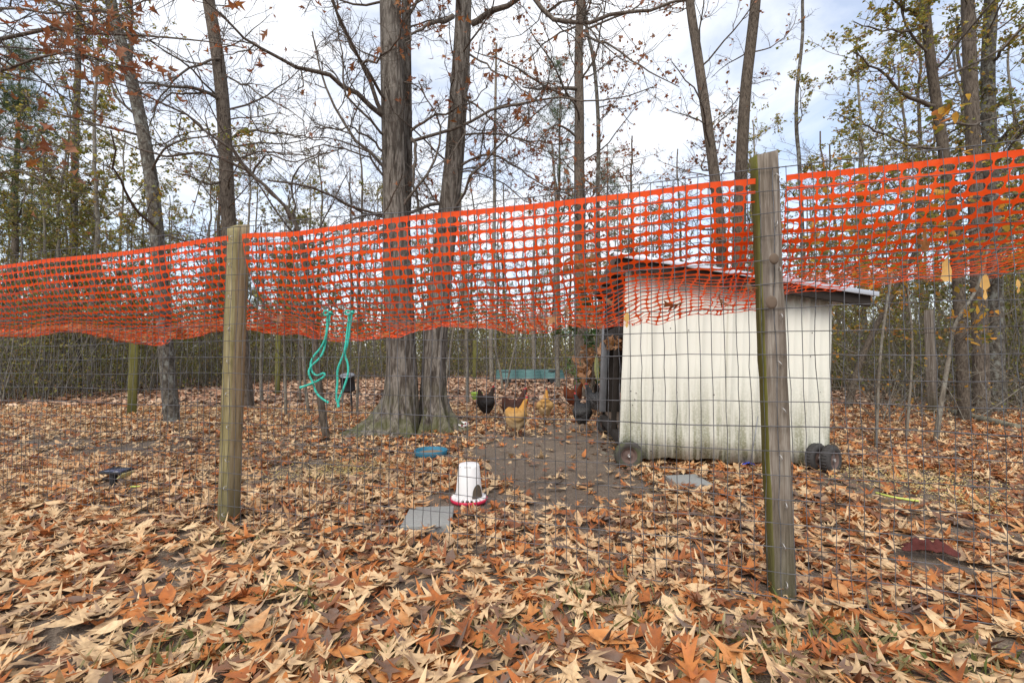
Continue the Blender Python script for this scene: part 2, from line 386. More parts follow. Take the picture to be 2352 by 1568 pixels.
def rand_rot(rng, n, tilt):
    yaw = rng.uniform(0, 2 * np.pi, n); ax = rng.uniform(0, 2 * np.pi, n); a = np.abs(rng.normal(0, 1, n)) * tilt
    cy, sy = np.cos(yaw), np.sin(yaw)
    Rz = np.zeros((n, 3, 3)); Rz[:, 0, 0] = cy; Rz[:, 0, 1] = -sy; Rz[:, 1, 0] = sy; Rz[:, 1, 1] = cy; Rz[:, 2, 2] = 1
    k = np.stack([np.cos(ax), np.sin(ax), np.zeros(n)], 1); K = np.zeros((n, 3, 3))
    K[:, 0, 1] = -k[:, 2]; K[:, 0, 2] = k[:, 1]; K[:, 1, 0] = k[:, 2]; K[:, 1, 2] = -k[:, 0]; K[:, 2, 0] = -k[:, 1]; K[:, 2, 1] = k[:, 0]
    R = np.eye(3) + np.sin(a)[:, None, None] * K + (1 - np.cos(a))[:, None, None] * (K @ K)
    return R @ Rz
def scatter(geo, rng, tpls, pos, size, tilt, rnd, rot=None):
    pick = rng.integers(0, len(tpls), len(pos)); R = rand_rot(rng, len(pos), tilt) if rot is None else rot
    for q, (V, F) in enumerate(tpls):
        s = np.nonzero(pick == q)[0]
        if not len(s): continue
        VV = np.einsum('bij,kj->bki', R[s], V) * size[s, None, None] + pos[s][:, None, :]
        FF = (F[None] + (np.arange(len(s)) * len(V))[:, None, None]).reshape(-1, F.shape[1])
        geo.add(VV.reshape(-1, 3), FF, 0, np.clip(np.repeat(rnd[s], len(V)) + (rng.normal(0, .035, len(s) * len(V)) if len(V) > 12 else 0), 0, 1))

rg = np.random.default_rng(7)
T_near = [leaf_tpl(rg, (OAK, OAKB, OAKD, OAK, OAKB, OAKD, OAKC)[q % 7], (.7, 1.1, 1.5)[q % 3]) for q in range(28)]
T_mid = [leaf_tpl(rg, OAKM if q % 4 else OAKC, 1.3) for q in range(12)]
T_far = [(np.array([[-.5, 0, 0], [0, .34, rg.uniform(-.1, .3)], [.5, 0, rg.uniform(-.1, .2)], [0, -.3, rg.uniform(-.1, .3)]]), np.array([[0, 3, 1], [3, 2, 1]])) for _ in range(8)]
# bare patches: centre, radii (metres, from the measured place on the ground), strength
BARE = []
for (u, v, ru, rv, s) in ((1270, 1062, 200, 55, .95), (1330, 1120, 170, 50, .88), (1085, 1155, 150, 32, .85), (1270, 1170, 140, 34, .75), (700, 1088, 170, 32, .78), (2150, 1130, 260, 55, .72), (1950, 1120, 120, 25, .6),
                          (300, 1030, 140, 18, .8), (90, 1020, 160, 14, .75), (180, 1090, 130, 14, .55), (1180, 1010, 110, 14, .7), (1330, 1000, 90, 30, .85), (1600, 1112, 90, 20, .6), (980, 1195, 80, 26, .6), (1340, 1235, 130, 30, .45), (470, 1100, 120, 20, .4), (560, 1020, 200, 10, .4), (2250, 1220, 120, 50, .5)):
    c = G(u, v); a = G(u + ru, v); b0 = G(u, v - rv); b1 = G(u, v + rv)
    BARE.append((c[0], (b0[1] + b1[1]) / 2, a[0] - c[0], (b0[1] - b1[1]) / 2, s))
def litter_keep(rng, p):
    k = np.ones(len(p))
    wob = (fbm(p[:, 0] * 2.2, p[:, 1] * 2.2, 5) - .47) * 1.3
    for (cx, cy, rx, ry, s) in BARE:
        d = ((p[:, 0] - cx) / rx) ** 2 + ((p[:, 1] - cy) / ry) ** 2 + wob
        k = np.minimum(k, 1 - s * np.clip((1.4 - d) / .8, 0, 1))
    return rng.uniform(0, 1, len(p)) < k
NOLEAF = []   # boxes (x, y, r) kept free of loose leaves, filled by objects later in the list below
for (u, v, r) in ((1078, 1148, .17), (990, 1045, .20), (975, 1200, .12), (1015, 1200, .11), (262, 1112, .13), (1582, 1113, .15), (2130, 1288, .15), (1445, 1066, .14), (1886, 1078, .16)): NOLEAF.append((*G(u, v)[:2], r))
def litter_rnd(rng, p):
    side = np.clip(p[:, 0] / np.maximum(p[:, 1], .5) * .9 + .5, 0, 1)
    pale = rng.uniform(0, 1, len(p)) > (.38 + .24 * side)
    r = np.where(pale, rng.uniform(.0, .44, len(p)), rng.uniform(.44, 1.0, len(p)))
    return np.clip(r, 0, 1)
def field(rng, y0, y1, dens):
    A = 1.22 * (y1 * y1 - y0 * y0) + 1.2 * (y1 - y0); n = int(A * dens)
    y = np.sqrt(rng.uniform(y0 * y0, y1 * y1, n)); x = rng.uniform(-1, 1, n) * (1.22 * y + .6)
    return np.stack([x, y, np.zeros(n)], 1)
def clear(p):
    k = np.ones(len(p), bool)
    for (x, y, r) in NOLEAF: k &= np.hypot(p[:, 0] - x, p[:, 1] - y) > r
    return p[k]
g = Geo(); p = field(rg, .9, 4.6, 620); p = clear(p[litter_keep(rg, p)])
order = np.argsort(np.where(p[:, 1] > 1.36, np.hypot(p[:, 0], p[:, 1]), 99)); big, rest = order[:300], order[300:]
p[:, 2] = gh(p[:, 0], p[:, 1]) + .004 + rg.uniform(0, 1, len(p)) ** 1.5 * .042
pr = p[rest]
scatter(g, rg, T_near, pr, rg.triangular(.055, .125, .195, len(pr)), .25, litter_rnd(rg, pr))
part('leaf_litter', g, M_litter, ground, True, kind='stuff', label='thick litter of curled tan and orange oak leaves')
leaf_me = []
for V, F in T_near:
    gg = Geo(); gg.add(V, F, 0, rg.normal(0, .04, len(V))); leaf_me.append(gg.mesh('fallen_leaf', M_litter_obj, True))
Rb = rand_rot(rg, 300, .28)
for q, k in enumerate(big):
    o = bpy.data.objects.new('fallen_leaf', leaf_me[q % 28]); COL.objects.link(o); o.parent = ground
    m = Matrix([list(r) for r in Rb[q]]).to_4x4(); m.translation = Vector([float(v) for v in (p[k, 0], p[k, 1], p[k, 2] + .015)])
    o.matrix_local = m @ Matrix.Scale(float(rg.uniform(.11, .185)), 4)
g = Geo(); p = field(rg, 4.4, 10, 330); p = clear(p[litter_keep(rg, p)]); p[:, 2] = gh(p[:, 0], p[:, 1]) + .004 + rg.uniform(0, 1, len(p)) ** 1.6 * .04
scatter(g, rg, T_mid, p, rg.uniform(.075, .165, len(p)), .30, np.clip(litter_rnd(rg, p) + rg.normal(.06, .1, len(p)), 0, 1))
part('leaf_litter', g, M_litter, ground, True, kind='stuff', label='leaf litter across the middle of the pen')
g = Geo(); p = field(rg, 9.6, 34, 85); p = p[litter_keep(rg, p)]; p[:, 2] = gh(p[:, 0], p[:, 1]) + .005 + rg.uniform(0, 1, len(p)) ** 1.5 * .06
scatter(g, rg, T_far, p, rg.uniform(.11, .2, len(p)), .38, rg.uniform(0, 1, len(p)))
part('leaf_litter', g, M_litter_far, ground, False, kind='stuff', label='far leaf litter running into the woods')
# grass tufts showing through in front
g = Geo(); rq = np.random.default_rng(3)
for (u, v, n, sp) in ((1350, 1385, 160, .14), (1960, 1490, 260, .2), (1500, 1430, 120, .12), (690, 1370, 120, .12), (420, 1520, 140, .13), (860, 1545, 120, .12), (1720, 1530, 200, .16), (540, 1250, 60, .1), (2200, 1530, 120, .14), (1120, 1460, 90, .12)):
    c = G(u, v); b = c + np.stack([rq.normal(0, sp, n), rq.normal(0, sp * .6, n), np.zeros(n)], 1)
    dr = np.stack([rq.normal(0, .5, n), rq.normal(0, .5, n), np.ones(n)], 1); L = rq.uniform(.03, .075, n)[:, None]
    s = nrm(np.cross(dr, rq.normal(0, 1, (n, 3)))) * .0016
    V = np.stack([b - s, b + s, b + dr * L * .6 + s * .7, b + dr * L + np.stack([rq.normal(0, .012, n), rq.normal(0, .012, n), np.zeros(n)], 1)], 1)
    F = (np.array([[0, 1, 2, 3]]) + np.arange(n)[:, None] * 4)
    g.add(V.reshape(-1, 3), F, 0, np.repeat(rq.uniform(0, 1, n), 4))
part('grass', g, M_grass, ground, False, kind='stuff', label='sparse tufts of short olive grass between the leaves')
# twigs, straw and crumbled leaf on the bare soil
g = Geo(); n = 5200; p = field(rq, 2.0, 9.0, n / 120.); p = p[rq.random(len(p)) < .9]; p[:, 2] = gh(p[:, 0], p[:, 1]) + rq.uniform(.004, .02, len(p)); m = len(p)
V, F = box(1, .22, .1); scatter(g, rq, [(V, F)], p, rq.uniform(.012, .05, m), .25, rq.uniform(0, 1, m))
part('leaf_crumbs', g, M_litter_far, ground, False, kind='stuff', label='broken leaf stalks and crumbs on the bare soil')
# scattered corn
g = Geo()
for (u, v, ru, rv, n) in ((800, 1080, 90, 22, 1100), (680, 1095, 120, 25, 500), (2120, 1115, 200, 40, 1300), (2280, 1180, 90, 60, 700)):
    c = G(u, v); a = G(u + ru, v); b0 = G(u, v - rv); b1 = G(u, v + rv)
    q = np.stack([rq.normal(c[0], (a[0] - c[0]) * .5, n), rq.normal((b0[1] + b1[1]) / 2, (b0[1] - b1[1]) * .28, n), rq.uniform(.008, .05, n)], 1)
    q[:, 2] += gh(q[:, 0], q[:, 1])
    V, F = box(.8, .55, .35); scatter(g, rq, [(V, F)], q, rq.uniform(.008, .014, n), .5, rq.uniform(0, 1, n))
part('scattered_corn', g, M_corn, ground, False, kind='stuff', label='cracked yellow corn scattered on the soil')

# ------------------------------------------------------------------ trees
def grow(rng, S, dr, L, N, wig, up):
    P = np.zeros((len(S), N, 3)); P[:, 0] = S; d = nrm(dr)
    for k in range(1, N):
        d = nrm(d + rng.normal(0, wig, d.shape) + np.array([0, 0, up])); P[:, k] = P[:, k - 1] + d * (L / (N - 1))[:, None]
    return P
def spawn(rng, P, R, n, t0, t1, ang, upb):
    B, N, _ = P.shape; idx = np.repeat(np.arange(B), n); t = rng.uniform(t0, t1, B * n); f = t * (N - 1); i = np.minimum(f.astype(int), N - 2); a = (f - i)[:, None]
    pos = P[idx, i] * (1 - a) + P[idx, i + 1] * a; tan = nrm(P[idx, i + 1] - P[idx, i]); rr = R[idx, i] * (1 - a[:, 0]) + R[idx, i + 1] * a[:, 0]
    pe = nrm(np.cross(tan, rng.normal(0, 1, tan.shape))); A = rng.uniform(ang * .65, ang * 1.3, len(idx))[:, None]
    d = tan * np.cos(A) + pe * np.sin(A); d[:, 2] += upb
    pl = np.linalg.norm(np.diff(P, axis=1), axis=2).sum(1)[idx]
    return pos, nrm(d), pl, rr, t
TW = .0028
def taper(r0, N, e=.35): return r0[:, None] * np.linspace(1, e, N)[None]
def make_tree(name, label, cat, trunks, limbs=(), n1=12, l1=(1.2, 2.6), zr=(1.8, 9), n2=7, n3=7, r2=.42, r3=.42, leaf=None, mats=(None, None), seed=0, up=.04, wig=.16,
              group=None, trunk_k=14, trunk_geo=None, ang=1.0, base=None, twig_min=TW, az=None):
    rng = np.random.default_rng(seed)
    base = np.array(trunks[0][0][0]) if base is None else np.array(base); base = np.array([base[0], base[1], 0.0])
    root = thing(name, label, cat, base, 0, group)
    if trunk_geo is not None:
        for tg in trunk_geo: part('trunk', tg, mats[0], root, True)
    else:
        for (P, R) in trunks:
            g = Geo(); g.add(*tubes(np.array(P) - base, R, trunk_k)); part('trunk', g, mats[0], root, True)
    N1, N2, N3 = 10, 6, 5
    PL, RL = [], []
    for (pp, r0, r1) in limbs:
        PL.append(smooth_path(pp, 12)); RL.append(np.linspace(r0, r1, 12))
    A1, AR = [], []
    for (P, R) in trunks:
        P = np.array(P); R = np.array(R); sel = np.nonzero((P[:, 2] > zr[0]) & (P[:, 2] < zr[1]))[0]
        if not n1 or not len(sel): continue
        m = max(1, int(n1 / len(trunks))); k = rng.choice(sel, m); a = rng.uniform(0, 2 * np.pi, m)
        if az is not None: a = rng.uniform(az[0], az[1], m)
        e = rng.uniform(.1, .75, m)
        d = np.stack([np.cos(a) * np.cos(e), np.sin(a) * np.cos(e), np.sin(e)], 1)
        L = rng.uniform(l1[0], l1[1], m); A1.append(grow(rng, P[k], d, L, N1, wig, up)); AR.append(taper(np.minimum(R[k] * .42, L * .010 + .002), N1))
    g = Geo(); allP = []
    if PL:
        PP = np.array(PL); RR = np.array(RL); PP[:, 1:-1] += rng.normal(0, .015, PP[:, 1:-1].shape); g.add(*tubes(PP - base, RR, 7)); allP.append((PP, RR, 2.2))
    if A1:
        A1 = np.concatenate(A1); AR = np.concatenate(AR); g.add(*tubes(A1 - base, AR, 5)); allP.append((A1, AR, 1.0))
    tw = []
    for (P, R, mul) in allP:
        s = spawn(rng, P, R, int(n2 * mul), .12, 1.0, ang, .1); L = np.clip(s[2] * r2 * rng.uniform(.4, 1.15, len(s[2])) * (1.15 - .6 * s[4]), .15, 2.2)
        P2 = grow(rng, s[0], s[1], L, N2, wig * 1.3, up * .7); R2 = taper(np.maximum(np.minimum(s[3] * .6, L * .011 + .0015), twig_min * 1.2), N2)
        g.add(*tubes(P2 - base, R2, 4)); tw.append(P2)
        s = spawn(rng, P2, R2, n3, .1, 1.0, ang * .9, .06); L = np.clip(s[2] * r3 * rng.uniform(.4, 1.3, len(s[2])) * (1.15 - .5 * s[4]), .08, .8)
        P3 = grow(rng, s[0], s[1], L, N3, wig * 1.5, up * .3); R3 = taper(np.maximum(np.minimum(s[3] * .6, .006), twig_min), N3, .5)
        g.add(*tubes(P3 - base, R3, 3)); tw.append(P3)
    if g.n: part('branches', g, mats[1], root, True)
    if leaf and tw:
        g = Geo()
        for P in tw:
            if P.shape[1] == N2 and not leaf.get('l2'): continue
            M = P.reshape(-1, P.shape[1], 3); n = int(len(M) * leaf['n']); b = rng.integers(0, len(M), n); k = rng.integers(1, M.shape[1], n)
            pos = M[b, k] + rng.normal(0, leaf['size'] * .35, (n, 3))
            if 'keep' in leaf: pos = pos[leaf['keep'](pos, rng)]; n = len(pos)
            if not n: continue
            scatter(g, rng, leaf['tpl'], pos - base, rng.uniform(.6, 1.3, n) * leaf['size'], leaf.get('tilt', 1.2), rng.uniform(0, 1, n) ** leaf.get('pow', 1))
        if g.n: part('crown', g, leaf['mat'], root)
    return root

rt = np.random.default_rng(21)
T_oakhang = [leaf_tpl(rt, OAKM, 1.6) for _ in range(8)]
T_oval = [leaf_tpl(rt, OVAL, 1.0) for _ in range(6)]
T_small = [(np.array([[-.5, 0, 0], [.05, .36, .12], [.5, 0, .02], [.0, -.34, .14]]), np.array([[0, 3, 1], [3, 2, 1]])), (np.array([[-.5, 0, 0], [.2, .4, .2], [.45, 0, -.05], [.1, -.28, .1]]), np.array([[0, 3, 1], [3, 2, 1]])),
           (np.array([[-.4, 0, 0], [-.1, .42, .05], [.1, .1, 0], [.5, .15, .1], [.15, -.1, 0], [.0, -.42, .1]]), np.array([[0, 5, 4], [0, 4, 2], [0, 2, 1], [2, 4, 3]]))]
def px_path(pts, Y0, Y1=None, n=60, ground=True):
    Y1 = Y0 if Y1 is None else Y1; m = len(pts)
    P = [D(u, v, Y0 + (Y1 - Y0) * k / (m - 1)) for k, (u, v) in enumerate(pts)]
    if ground: P[0][2] = -.05
    return smooth_path(P, n)
def limb(pts, Y0, Y1, w0, w1=2.0):
    m = len(pts); P = [D(u, v, Y0 + (Y1 - Y0) * k / (m - 1)) for k, (u, v) in enumerate(pts)]
    return (np.array(P), w0 / FD * Y0 / 2, w1 / FD * Y1 / 2)
def rad(P, w0, w1, Y): return np.linspace(w0, w1, len(P)) / FD * Y / 2

def big_trunk(P, R, base, flares, seed):
    """bark-ridged trunk with spreading root buttresses"""
    P = resample(P, 330); R = np.interp(np.linspace(0, 1, 330), np.linspace(0, 1, len(R)), R); K = 84
    a = np.linspace(0, 2 * np.pi, K, endpoint=False)[None]; z = P[:, 2:3]
    s = np.concatenate([[0], np.cumsum(np.linalg.norm(np.diff(P, axis=0), axis=1))])[:, None]
    wob = (fbm(a * 2 + 0 * s, s * 2.0, seed) - .47) * 1.6 + .5 * np.sin(s * 2.3)
    ridge = np.abs(np.sin(a * 10 + wob * 2.2 + .6 * np.sin(3 * a))) ** .6
    brk = vnoise(a * 16, s * 5 + np.floor(a * 10 / np.pi) * 7.3, seed + 3)
    r = R[:, None] * (1 + .085 * (ridge - .6) * (.55 + .75 * brk) + .05 * (fbm(np.cos(a) * 1.5 + 5, s * .8, seed + 5) - .47) * 2)
    for (an, amp, wid, h) in flares:
        da = np.angle(np.exp(1j * (a - an)))
        r = r + amp * (.8 + .5 * fbm(a * 5, s * 5, seed + 8)) * np.exp(-(da / (wid * (1 + .5 * np.exp(-z / .5)))) ** 2) * np.exp(-np.clip(z, -.1, 9) / h)
    V = np.stack([P[:, 0:1] + r * np.cos(a), P[:, 1:2] + r * np.sin(a), np.broadcast_to(z, r.shape) + 0 * r], -1) - base
    i = np.arange(329)[:, None] * K; j = np.arange(K)[None]; j2 = (j + 1) % K
    g = Geo(); g.add(V.reshape(-1, 3), np.stack([i + j, i + j2, i + K + j2, i + K + j], -1).reshape(-1, 4)); return g

# --- the big twin-stemmed oak
YA = 6.25
t1 = px_path([(930, 995), (927, 900), (920, 760), (914, 600), (909, 450), (904, 300), (900, 150), (897, 0), (893, -250)], YA, n=140); r1 = rad(t1, 68, 42, YA)
t2 = px_path([(986, 990), (992, 900), (1001, 760), (1014, 620), (1030, 490), (1045, 350), (1054, 210), (1064, 70), (1070, -250)], YA + .25, n=140); r2 = rad(t2, 58, 32, YA)
t3 = px_path([(925, 620), (934, 480), (937, 350), (935, 200), (933, 0), (930, -250)], YA + .35, YA + .5, n=70, ground=False); r3 = rad(t3, 24, 22, YA)
bA = np.array([t1[0][0], t1[0][1], 0])
geos = [big_trunk(t1, r1, bA, [(math.pi * 1.0, .66, .34, .26), (-2.45, .34, .24, .24), (-1.75, .20, .2, .26), (-1.1, .24, .22, .16), (2.3, .3, .3, .2)], 2),
        big_trunk(t2, r2, bA, [(-.10, .44, .28, .25), (-.85, .36, .24, .30), (-1.7, .30, .22, .22), (1.2, .2, .5, .2)], 9)]
gg = Geo(); gg.add(*tubes(t3 - bA, r3, 16)); geos.append(gg)
L_ = limb
limbsA = [L_([(882, 268), (840, 228), (784, 196), (735, 163), (690, 156), (640, 140), (580, 105), (530, 58), (470, 0)], 6.2, 4.6, 13, 4),
          L_([(880, 265), (856, 205), (838, 160), (800, 95), (770, 30), (750, -40)], 6.2, 5.6, 11, 4),
          L_([(882, 350), (850, 310), (810, 290), (770, 300), (720, 290)], 6.2, 5.6, 6, 2),
          L_([(945, 325), (990, 312), (1060, 290), (1110, 268), (1180, 236), (1300, 222), (1400, 235), (1500, 200)], 6.3, 5.6, 8, 2),
          L_([(945, 300), (980, 270), (1020, 262), (1080, 235), (1120, 200)], 6.3, 5.8, 7, 2),
          L_([(945, 318), (960, 330), (952, 360), (950, 420), (972, 520)], 6.3, 6.2, 8, 5),
          L_([(885, 500), (850, 490), (800, 478), (750, 440)], 6.2, 5.8, 5, 2),
          L_([(885, 410), (850, 360), (800, 345), (740, 335), (690, 350)], 6.2, 5.5, 5, 2),
          L_([(830, 150), (870, 135), (905, 110), (922, 80), (935, 40), (955, -30)], 5.6, 5.0, 6, 3),
          L_([(1085, 55), (1130, 30), (1180, 5), (1230, -40)], 6.4, 5.8, 15, 9),
          L_([(1200, -40), (1240, 15), (1270, 45), (1310, 52), (1360, 48), (1430, 28), (1500, 22), (1570, 2), (1640, -30)], 5.8, 5.2, 12, 5),
          L_([(1040, 38), (1005, 50), (965, 62), (930, 100)], 6.2, 5.6, 12, 3),
          L_([(1078, 125), (1120, 150), (1180, 190), (1240, 240)], 6.4, 5.7, 5, 2),
          L_([(1066, 310), (1130, 300), (1220, 330), (1330, 330)], 6.4, 5.6, 5, 2),
          L_([(1060, 380), (1110, 350), (1170, 365), (1240, 420), (1290, 470)], 6.4, 5.8, 6, 2),
          L_([(1058, 395), (1120, 400), (1180, 440), (1230, 480)], 6.4, 6.0, 4, 2),
          L_([(1065, 225), (1110, 255), (1180, 320), (1260, 350)], 6.4, 5.6, 5, 2),
          L_([(470, 0), (400, -10), (330, 0), (260, 30), (170, 60), (60, 70)], 4.6, 3.8, 4, 2)]
def keepA(p, rng):
    u = p[:, 0] / p[:, 1] * FD + 1176; v = 823 - (p[:, 2] - CAM_H) / p[:, 1] * FD
    w = np.where(u < 600, np.clip((420 - v) / 350, .05, 1), np.where(u < 900, .14, .5)) * np.where(v < 130, 1.0, .62)
    return rng.uniform(0, 1, len(p)) < w
oakleaf = dict(n=.42, size=.115, tpl=T_oakhang, mat=M_oakleaf, tilt=1.3, keep=keepA)
make_tree('oak_tree', 'large twin-trunk oak with flared mossy roots standing inside the pen', 'tree', [(t1, r1), (t2, r2)], limbsA, n1=34, l1=(.9, 2.6), zr=(2.6, 8), n2=8, n3=10, r2=.38, r3=.55,
          leaf=oakleaf, mats=(M_bark_oak, M_twig), seed=4, trunk_geo=geos, wig=.2)

# --- brown-leaved oak limbs reaching in over the left of the pen
Pn = px_path([(-330, 1130), (-330, 900), (-300, 600), (-280, 300), (-260, 0), (-250, -300)], 4.6, n=60)
limbsN = [L_([(-260, 100), (-150, 90), (-40, 110), (80, 60), (220, 75), (330, 85), (440, 90), (560, 110)], 4.6, 4.0, 12, 2),
          L_([(-270, 250), (-140, 210), (0, 165), (120, 120), (250, 145), (400, 180)], 4.6, 4.0, 9, 2),
          L_([(-265, 150), (-120, 40), (0, 20), (120, 30), (240, 10), (330, 60)], 4.6, 3.6, 9, 2),
          L_([(-280, 330), (-140, 330), (-20, 330), (90, 350), (150, 330)], 4.6, 4.0, 7, 2),
          L_([(-280, 420), (-150, 400), (-40, 400), (60, 395), (110, 420)], 4.6, 3.9, 6, 2)]
def keepN(p, rng):
    u = p[:, 0] / p[:, 1] * FD + 1176; v = 823 - (p[:, 2] - CAM_H) / p[:, 1] * FD
    return rng.uniform(0, 1, len(p)) < np.clip((560 - v) / 420, .1, 1) * np.clip((640 - u) / 300, 0.05, 1)
make_tree('oak_tree', 'oak beside the pen holding big red-brown leaves on low spreading limbs', 'tree', [(Pn, rad(Pn, 40, 26, 4.6))], limbsN, n1=8, l1=(1, 2.4), zr=(2.2, 6), n2=8, n3=8, r2=.3, r3=.45,
          leaf=dict(n=.55, size=.15, tpl=T_oakhang, mat=M_oakleaf, tilt=1.3, keep=keepN), mats=(M_bark_grey, M_twig), seed=14, wig=.15)

# --- other standing trees, each measured from the photograph
small_o = dict(n=.28, size=.085, tpl=T_oakhang[:5], mat=M_oakleaf, tilt=1.3)
small_g = dict(n=2.6, size=.065, tpl=T_small, mat=M_green, tilt=1.3, l2=True)
dense_g = dict(n=4.0, size=.06, tpl=T_small, mat=M_green, tilt=1.3, l2=True)
def std(label, pts, Y, w0, w1, seed, bark, leaf, Y1=None, limbs=(), cat='tree', **k):
    P = px_path(pts, Y, Y1, n=60)
    kw = dict(n1=22, l1=(.8, 2.4), zr=(2.0, 9.5), n2=7, n3=8); kw.update(k)
    return make_tree(k.pop('name', 'oak_tree'), label, cat, [(P, rad(P, w0, w1, Y))], limbs, leaf=leaf, mats=(bark, M_twig), seed=seed, **{a: b for a, b in kw.items() if a != 'name'})
std('dark ridged oak rising behind the tan fence post', [(566, 937), (555, 800), (540, 650), (524, 500), (519, 350), (510, 200), (490, 60), (478, 0), (455, -260)], 9.6, 34, 24, 31, M_bark_grey, dict(n=.12, size=.09, tpl=T_oakhang[:5], mat=M_oakleaf, tilt=1.3),
    limbs=[L_([(503, 228), (470, 207), (420, 200), (350, 192), (280, 175), (200, 165)], 9.5, 8.0, 9, 2), L_([(500, 215), (450, 215), (380, 215), (350, 260)], 9.5, 8.5, 6, 2),
           L_([(538, 315), (575, 298), (640, 305), (700, 312), (760, 330)], 9.5, 8.6, 7, 2), L_([(535, 365), (600, 345), (680, 360), (760, 350)], 9.5, 8.6, 5, 2), L_([(505, 135), (460, 145), (400, 175), (360, 240), (340, 300)], 9.5, 8.6, 6, 2),
           L_([(510, 415), (470, 425), (430, 400), (400, 395)], 9.5, 9, 6, 2), L_([(528, 180), (570, 200), (640, 240), (700, 280)], 9.5, 8.6, 4, 2)])
std('leaning pale-barked tree with patchy lichen in front of the left woods', [(396, 975), (388, 880), (378, 760), (366, 600), (352, 440), (338, 350), (318, 250), (295, 150), (270, 70), (250, -10), (230, -250)], 7.4, 32, 20, 32, M_bark_pale, small_g, n1=14, name='leaning_tree',
    limbs=[L_([(297, 150), (298, 105), (302, 60), (298, 0), (290, -80)], 7.4, 7.4, 8, 4)])
std('slim grey tree in the left woods', [(180, 930), (172, 700), (170, 500), (172, 350), (180, 150), (182, 0), (185, -200)], 14, 16, 10, 33, M_bark_pale, small_g, name='slim_tree')
std('oak with orange leaves and a stout base behind the red pole', [(1334, 915), (1334, 800), (1333, 560), (1330, 400), (1331, 250), (1328, 120), (1334, 0), (1336, -200)], 12, 32, 15, 34, M_bark_grey, dict(n=.75, size=.10, tpl=T_small, mat=M_oakleaf, tilt=1.3), zr=(4, 13), l1=(1.2, 3.2), n1=22,
    limbs=[L_([(1330, 205), (1290, 202), (1240, 205), (1200, 200)], 12, 11, 10, 3), L_([(1330, 235), (1290, 215), (1240, 195), (1180, 150), (1090, 120)], 12, 10.5, 8, 2), L_([(1330, 320), (1290, 285), (1260, 290), (1220, 350)], 12, 11, 6, 2), L_([(1330, 80), (1400, 100), (1480, 160), (1560, 200)], 12, 10.5, 6, 2)])
std('thin grey-stemmed tree with orange leaves beside the stout-based oak', [(1385, 915), (1375, 600), (1372, 490), (1375, 350), (1374, 260), (1364, 130), (1344, 60), (1338, -80)], 12.3, 12, 7, 35, M_bark_pale, dict(n=.7, size=.10, tpl=T_small, mat=M_oakleaf, tilt=1.3), zr=(3.5, 13), name='slim_tree')
std('grey leaning tree behind the coop, the paler of two', [(1672, 905), (1660, 600), (1645, 430), (1620, 250), (1600, 110), (1585, 20), (1565, -200)], 9.6, 28, 18, 36, M_bark_grey, dict(n=.35, size=.09, tpl=T_small, mat=M_oakleaf, tilt=1.3), name='leaning_tree')
std('dark straight tree behind the coop, the darker of two', [(1690, 905), (1696, 600), (1701, 410), (1711, 210), (1726, 90), (1736, 0), (1750, -200)], 9.0, 32, 21, 37, M_bark_dark, dict(n=.2, size=.09, tpl=T_small, mat=M_oakleaf, tilt=1.3), n1=10)
std('crooked thin pale tree beyond the grey fence post', [(1850, 900), (1845, 600), (1836, 360), (1828, 300), (1830, 200), (1845, 80), (1842, 0), (1848, -100)], 11, 11, 6, 38, M_bark_pale, small_g, name='slim_tree', n1=9, l1=(.5, 1.5))
std('dark leaning tree with yellow-green leaves behind the right netting', [(2215, 945), (2200, 600), (2178, 420), (2160, 300), (2142, 180), (2128, 60), (2118, -60), (2100, -260)], 7.6, 24, 17, 39, M_bark_dark, dense_g, n1=14, l1=(1.0, 2.4), name='leaning_tree',
    limbs=[L_([(2150, 245), (2080, 220), (2020, 165), (1960, 120)], 7.6, 7.0, 10, 3), L_([(2165, 340), (2090, 335), (2000, 300), (1920, 260)], 7.6, 7.0, 8, 2), L_([(2135, 60), (2080, 75), (2020, 68), (1960, 50)], 7.6, 7.0, 8, 2), L_([(2128, 50), (2080, 20), (2040, -10)], 7.6, 7.2, 9, 4)])
std('brown rough-barked tree beside the pale one at the right', [(2255, 930), (2246, 600), (2238, 400), (2232, 250), (2226, 120), (2222, 0), (2218, -260)], 8.3, 30, 23, 40, M_bark_grey, dense_g, n1=14, l1=(1.0, 2.4))
std('pale mottled tree beside the brown rough-barked one', [(2290, 930), (2284, 600), (2276, 400), (2270, 250), (2268, 150), (2274, 60), (2276, 0), (2285, -260)], 8.6, 30, 23, 41, M_bark_pale, small_g, n1=14, l1=(1.0, 2.4),
    limbs=[L_([(2285, 330), (2330, 290), (2380, 270), (2450, 240)], 8.6, 7.6, 8, 3), L_([(2275, 150), (2320, 90), (2380, 40)], 8.6, 7.6, 8, 3)])
# forked sapling the ropes hang in front of
std('crooked forked sapling with a dark bent foot behind the teal ropes', [(752, 1008), (737, 930), (728, 830), (716, 720), (700, 590), (690, 540)], 5.85, 17, 11, 42, M_bark_dark, dict(n=.1, size=.07, tpl=T_oakhang[:4], mat=M_oakleaf), zr=(2.2, 3), n1=4, name='sapling', cat='sapling', n2=4, n3=5,
    limbs=[L_([(697, 570), (672, 500), (640, 450), (590, 408), (545, 370), (455, 354), (378, 358), (280, 332), (196, 272), (120, 250)], 5.85, 4.8, 9, 2), L_([(690, 545), (660, 480), (620, 440), (580, 400)], 5.85, 5.8, 8, 4),
           L_([(580, 400), (600, 350), (690, 380), (740, 340)], 5.8, 5.4, 5, 2), L_([(585, 405), (520, 335), (440, 275), (330, 215), (230, 170), (160, 130)], 5.8, 4.6, 7, 2), L_([(690, 540), (660, 420), (700, 370), (760, 350)], 5.85, 5.5, 6, 2)])

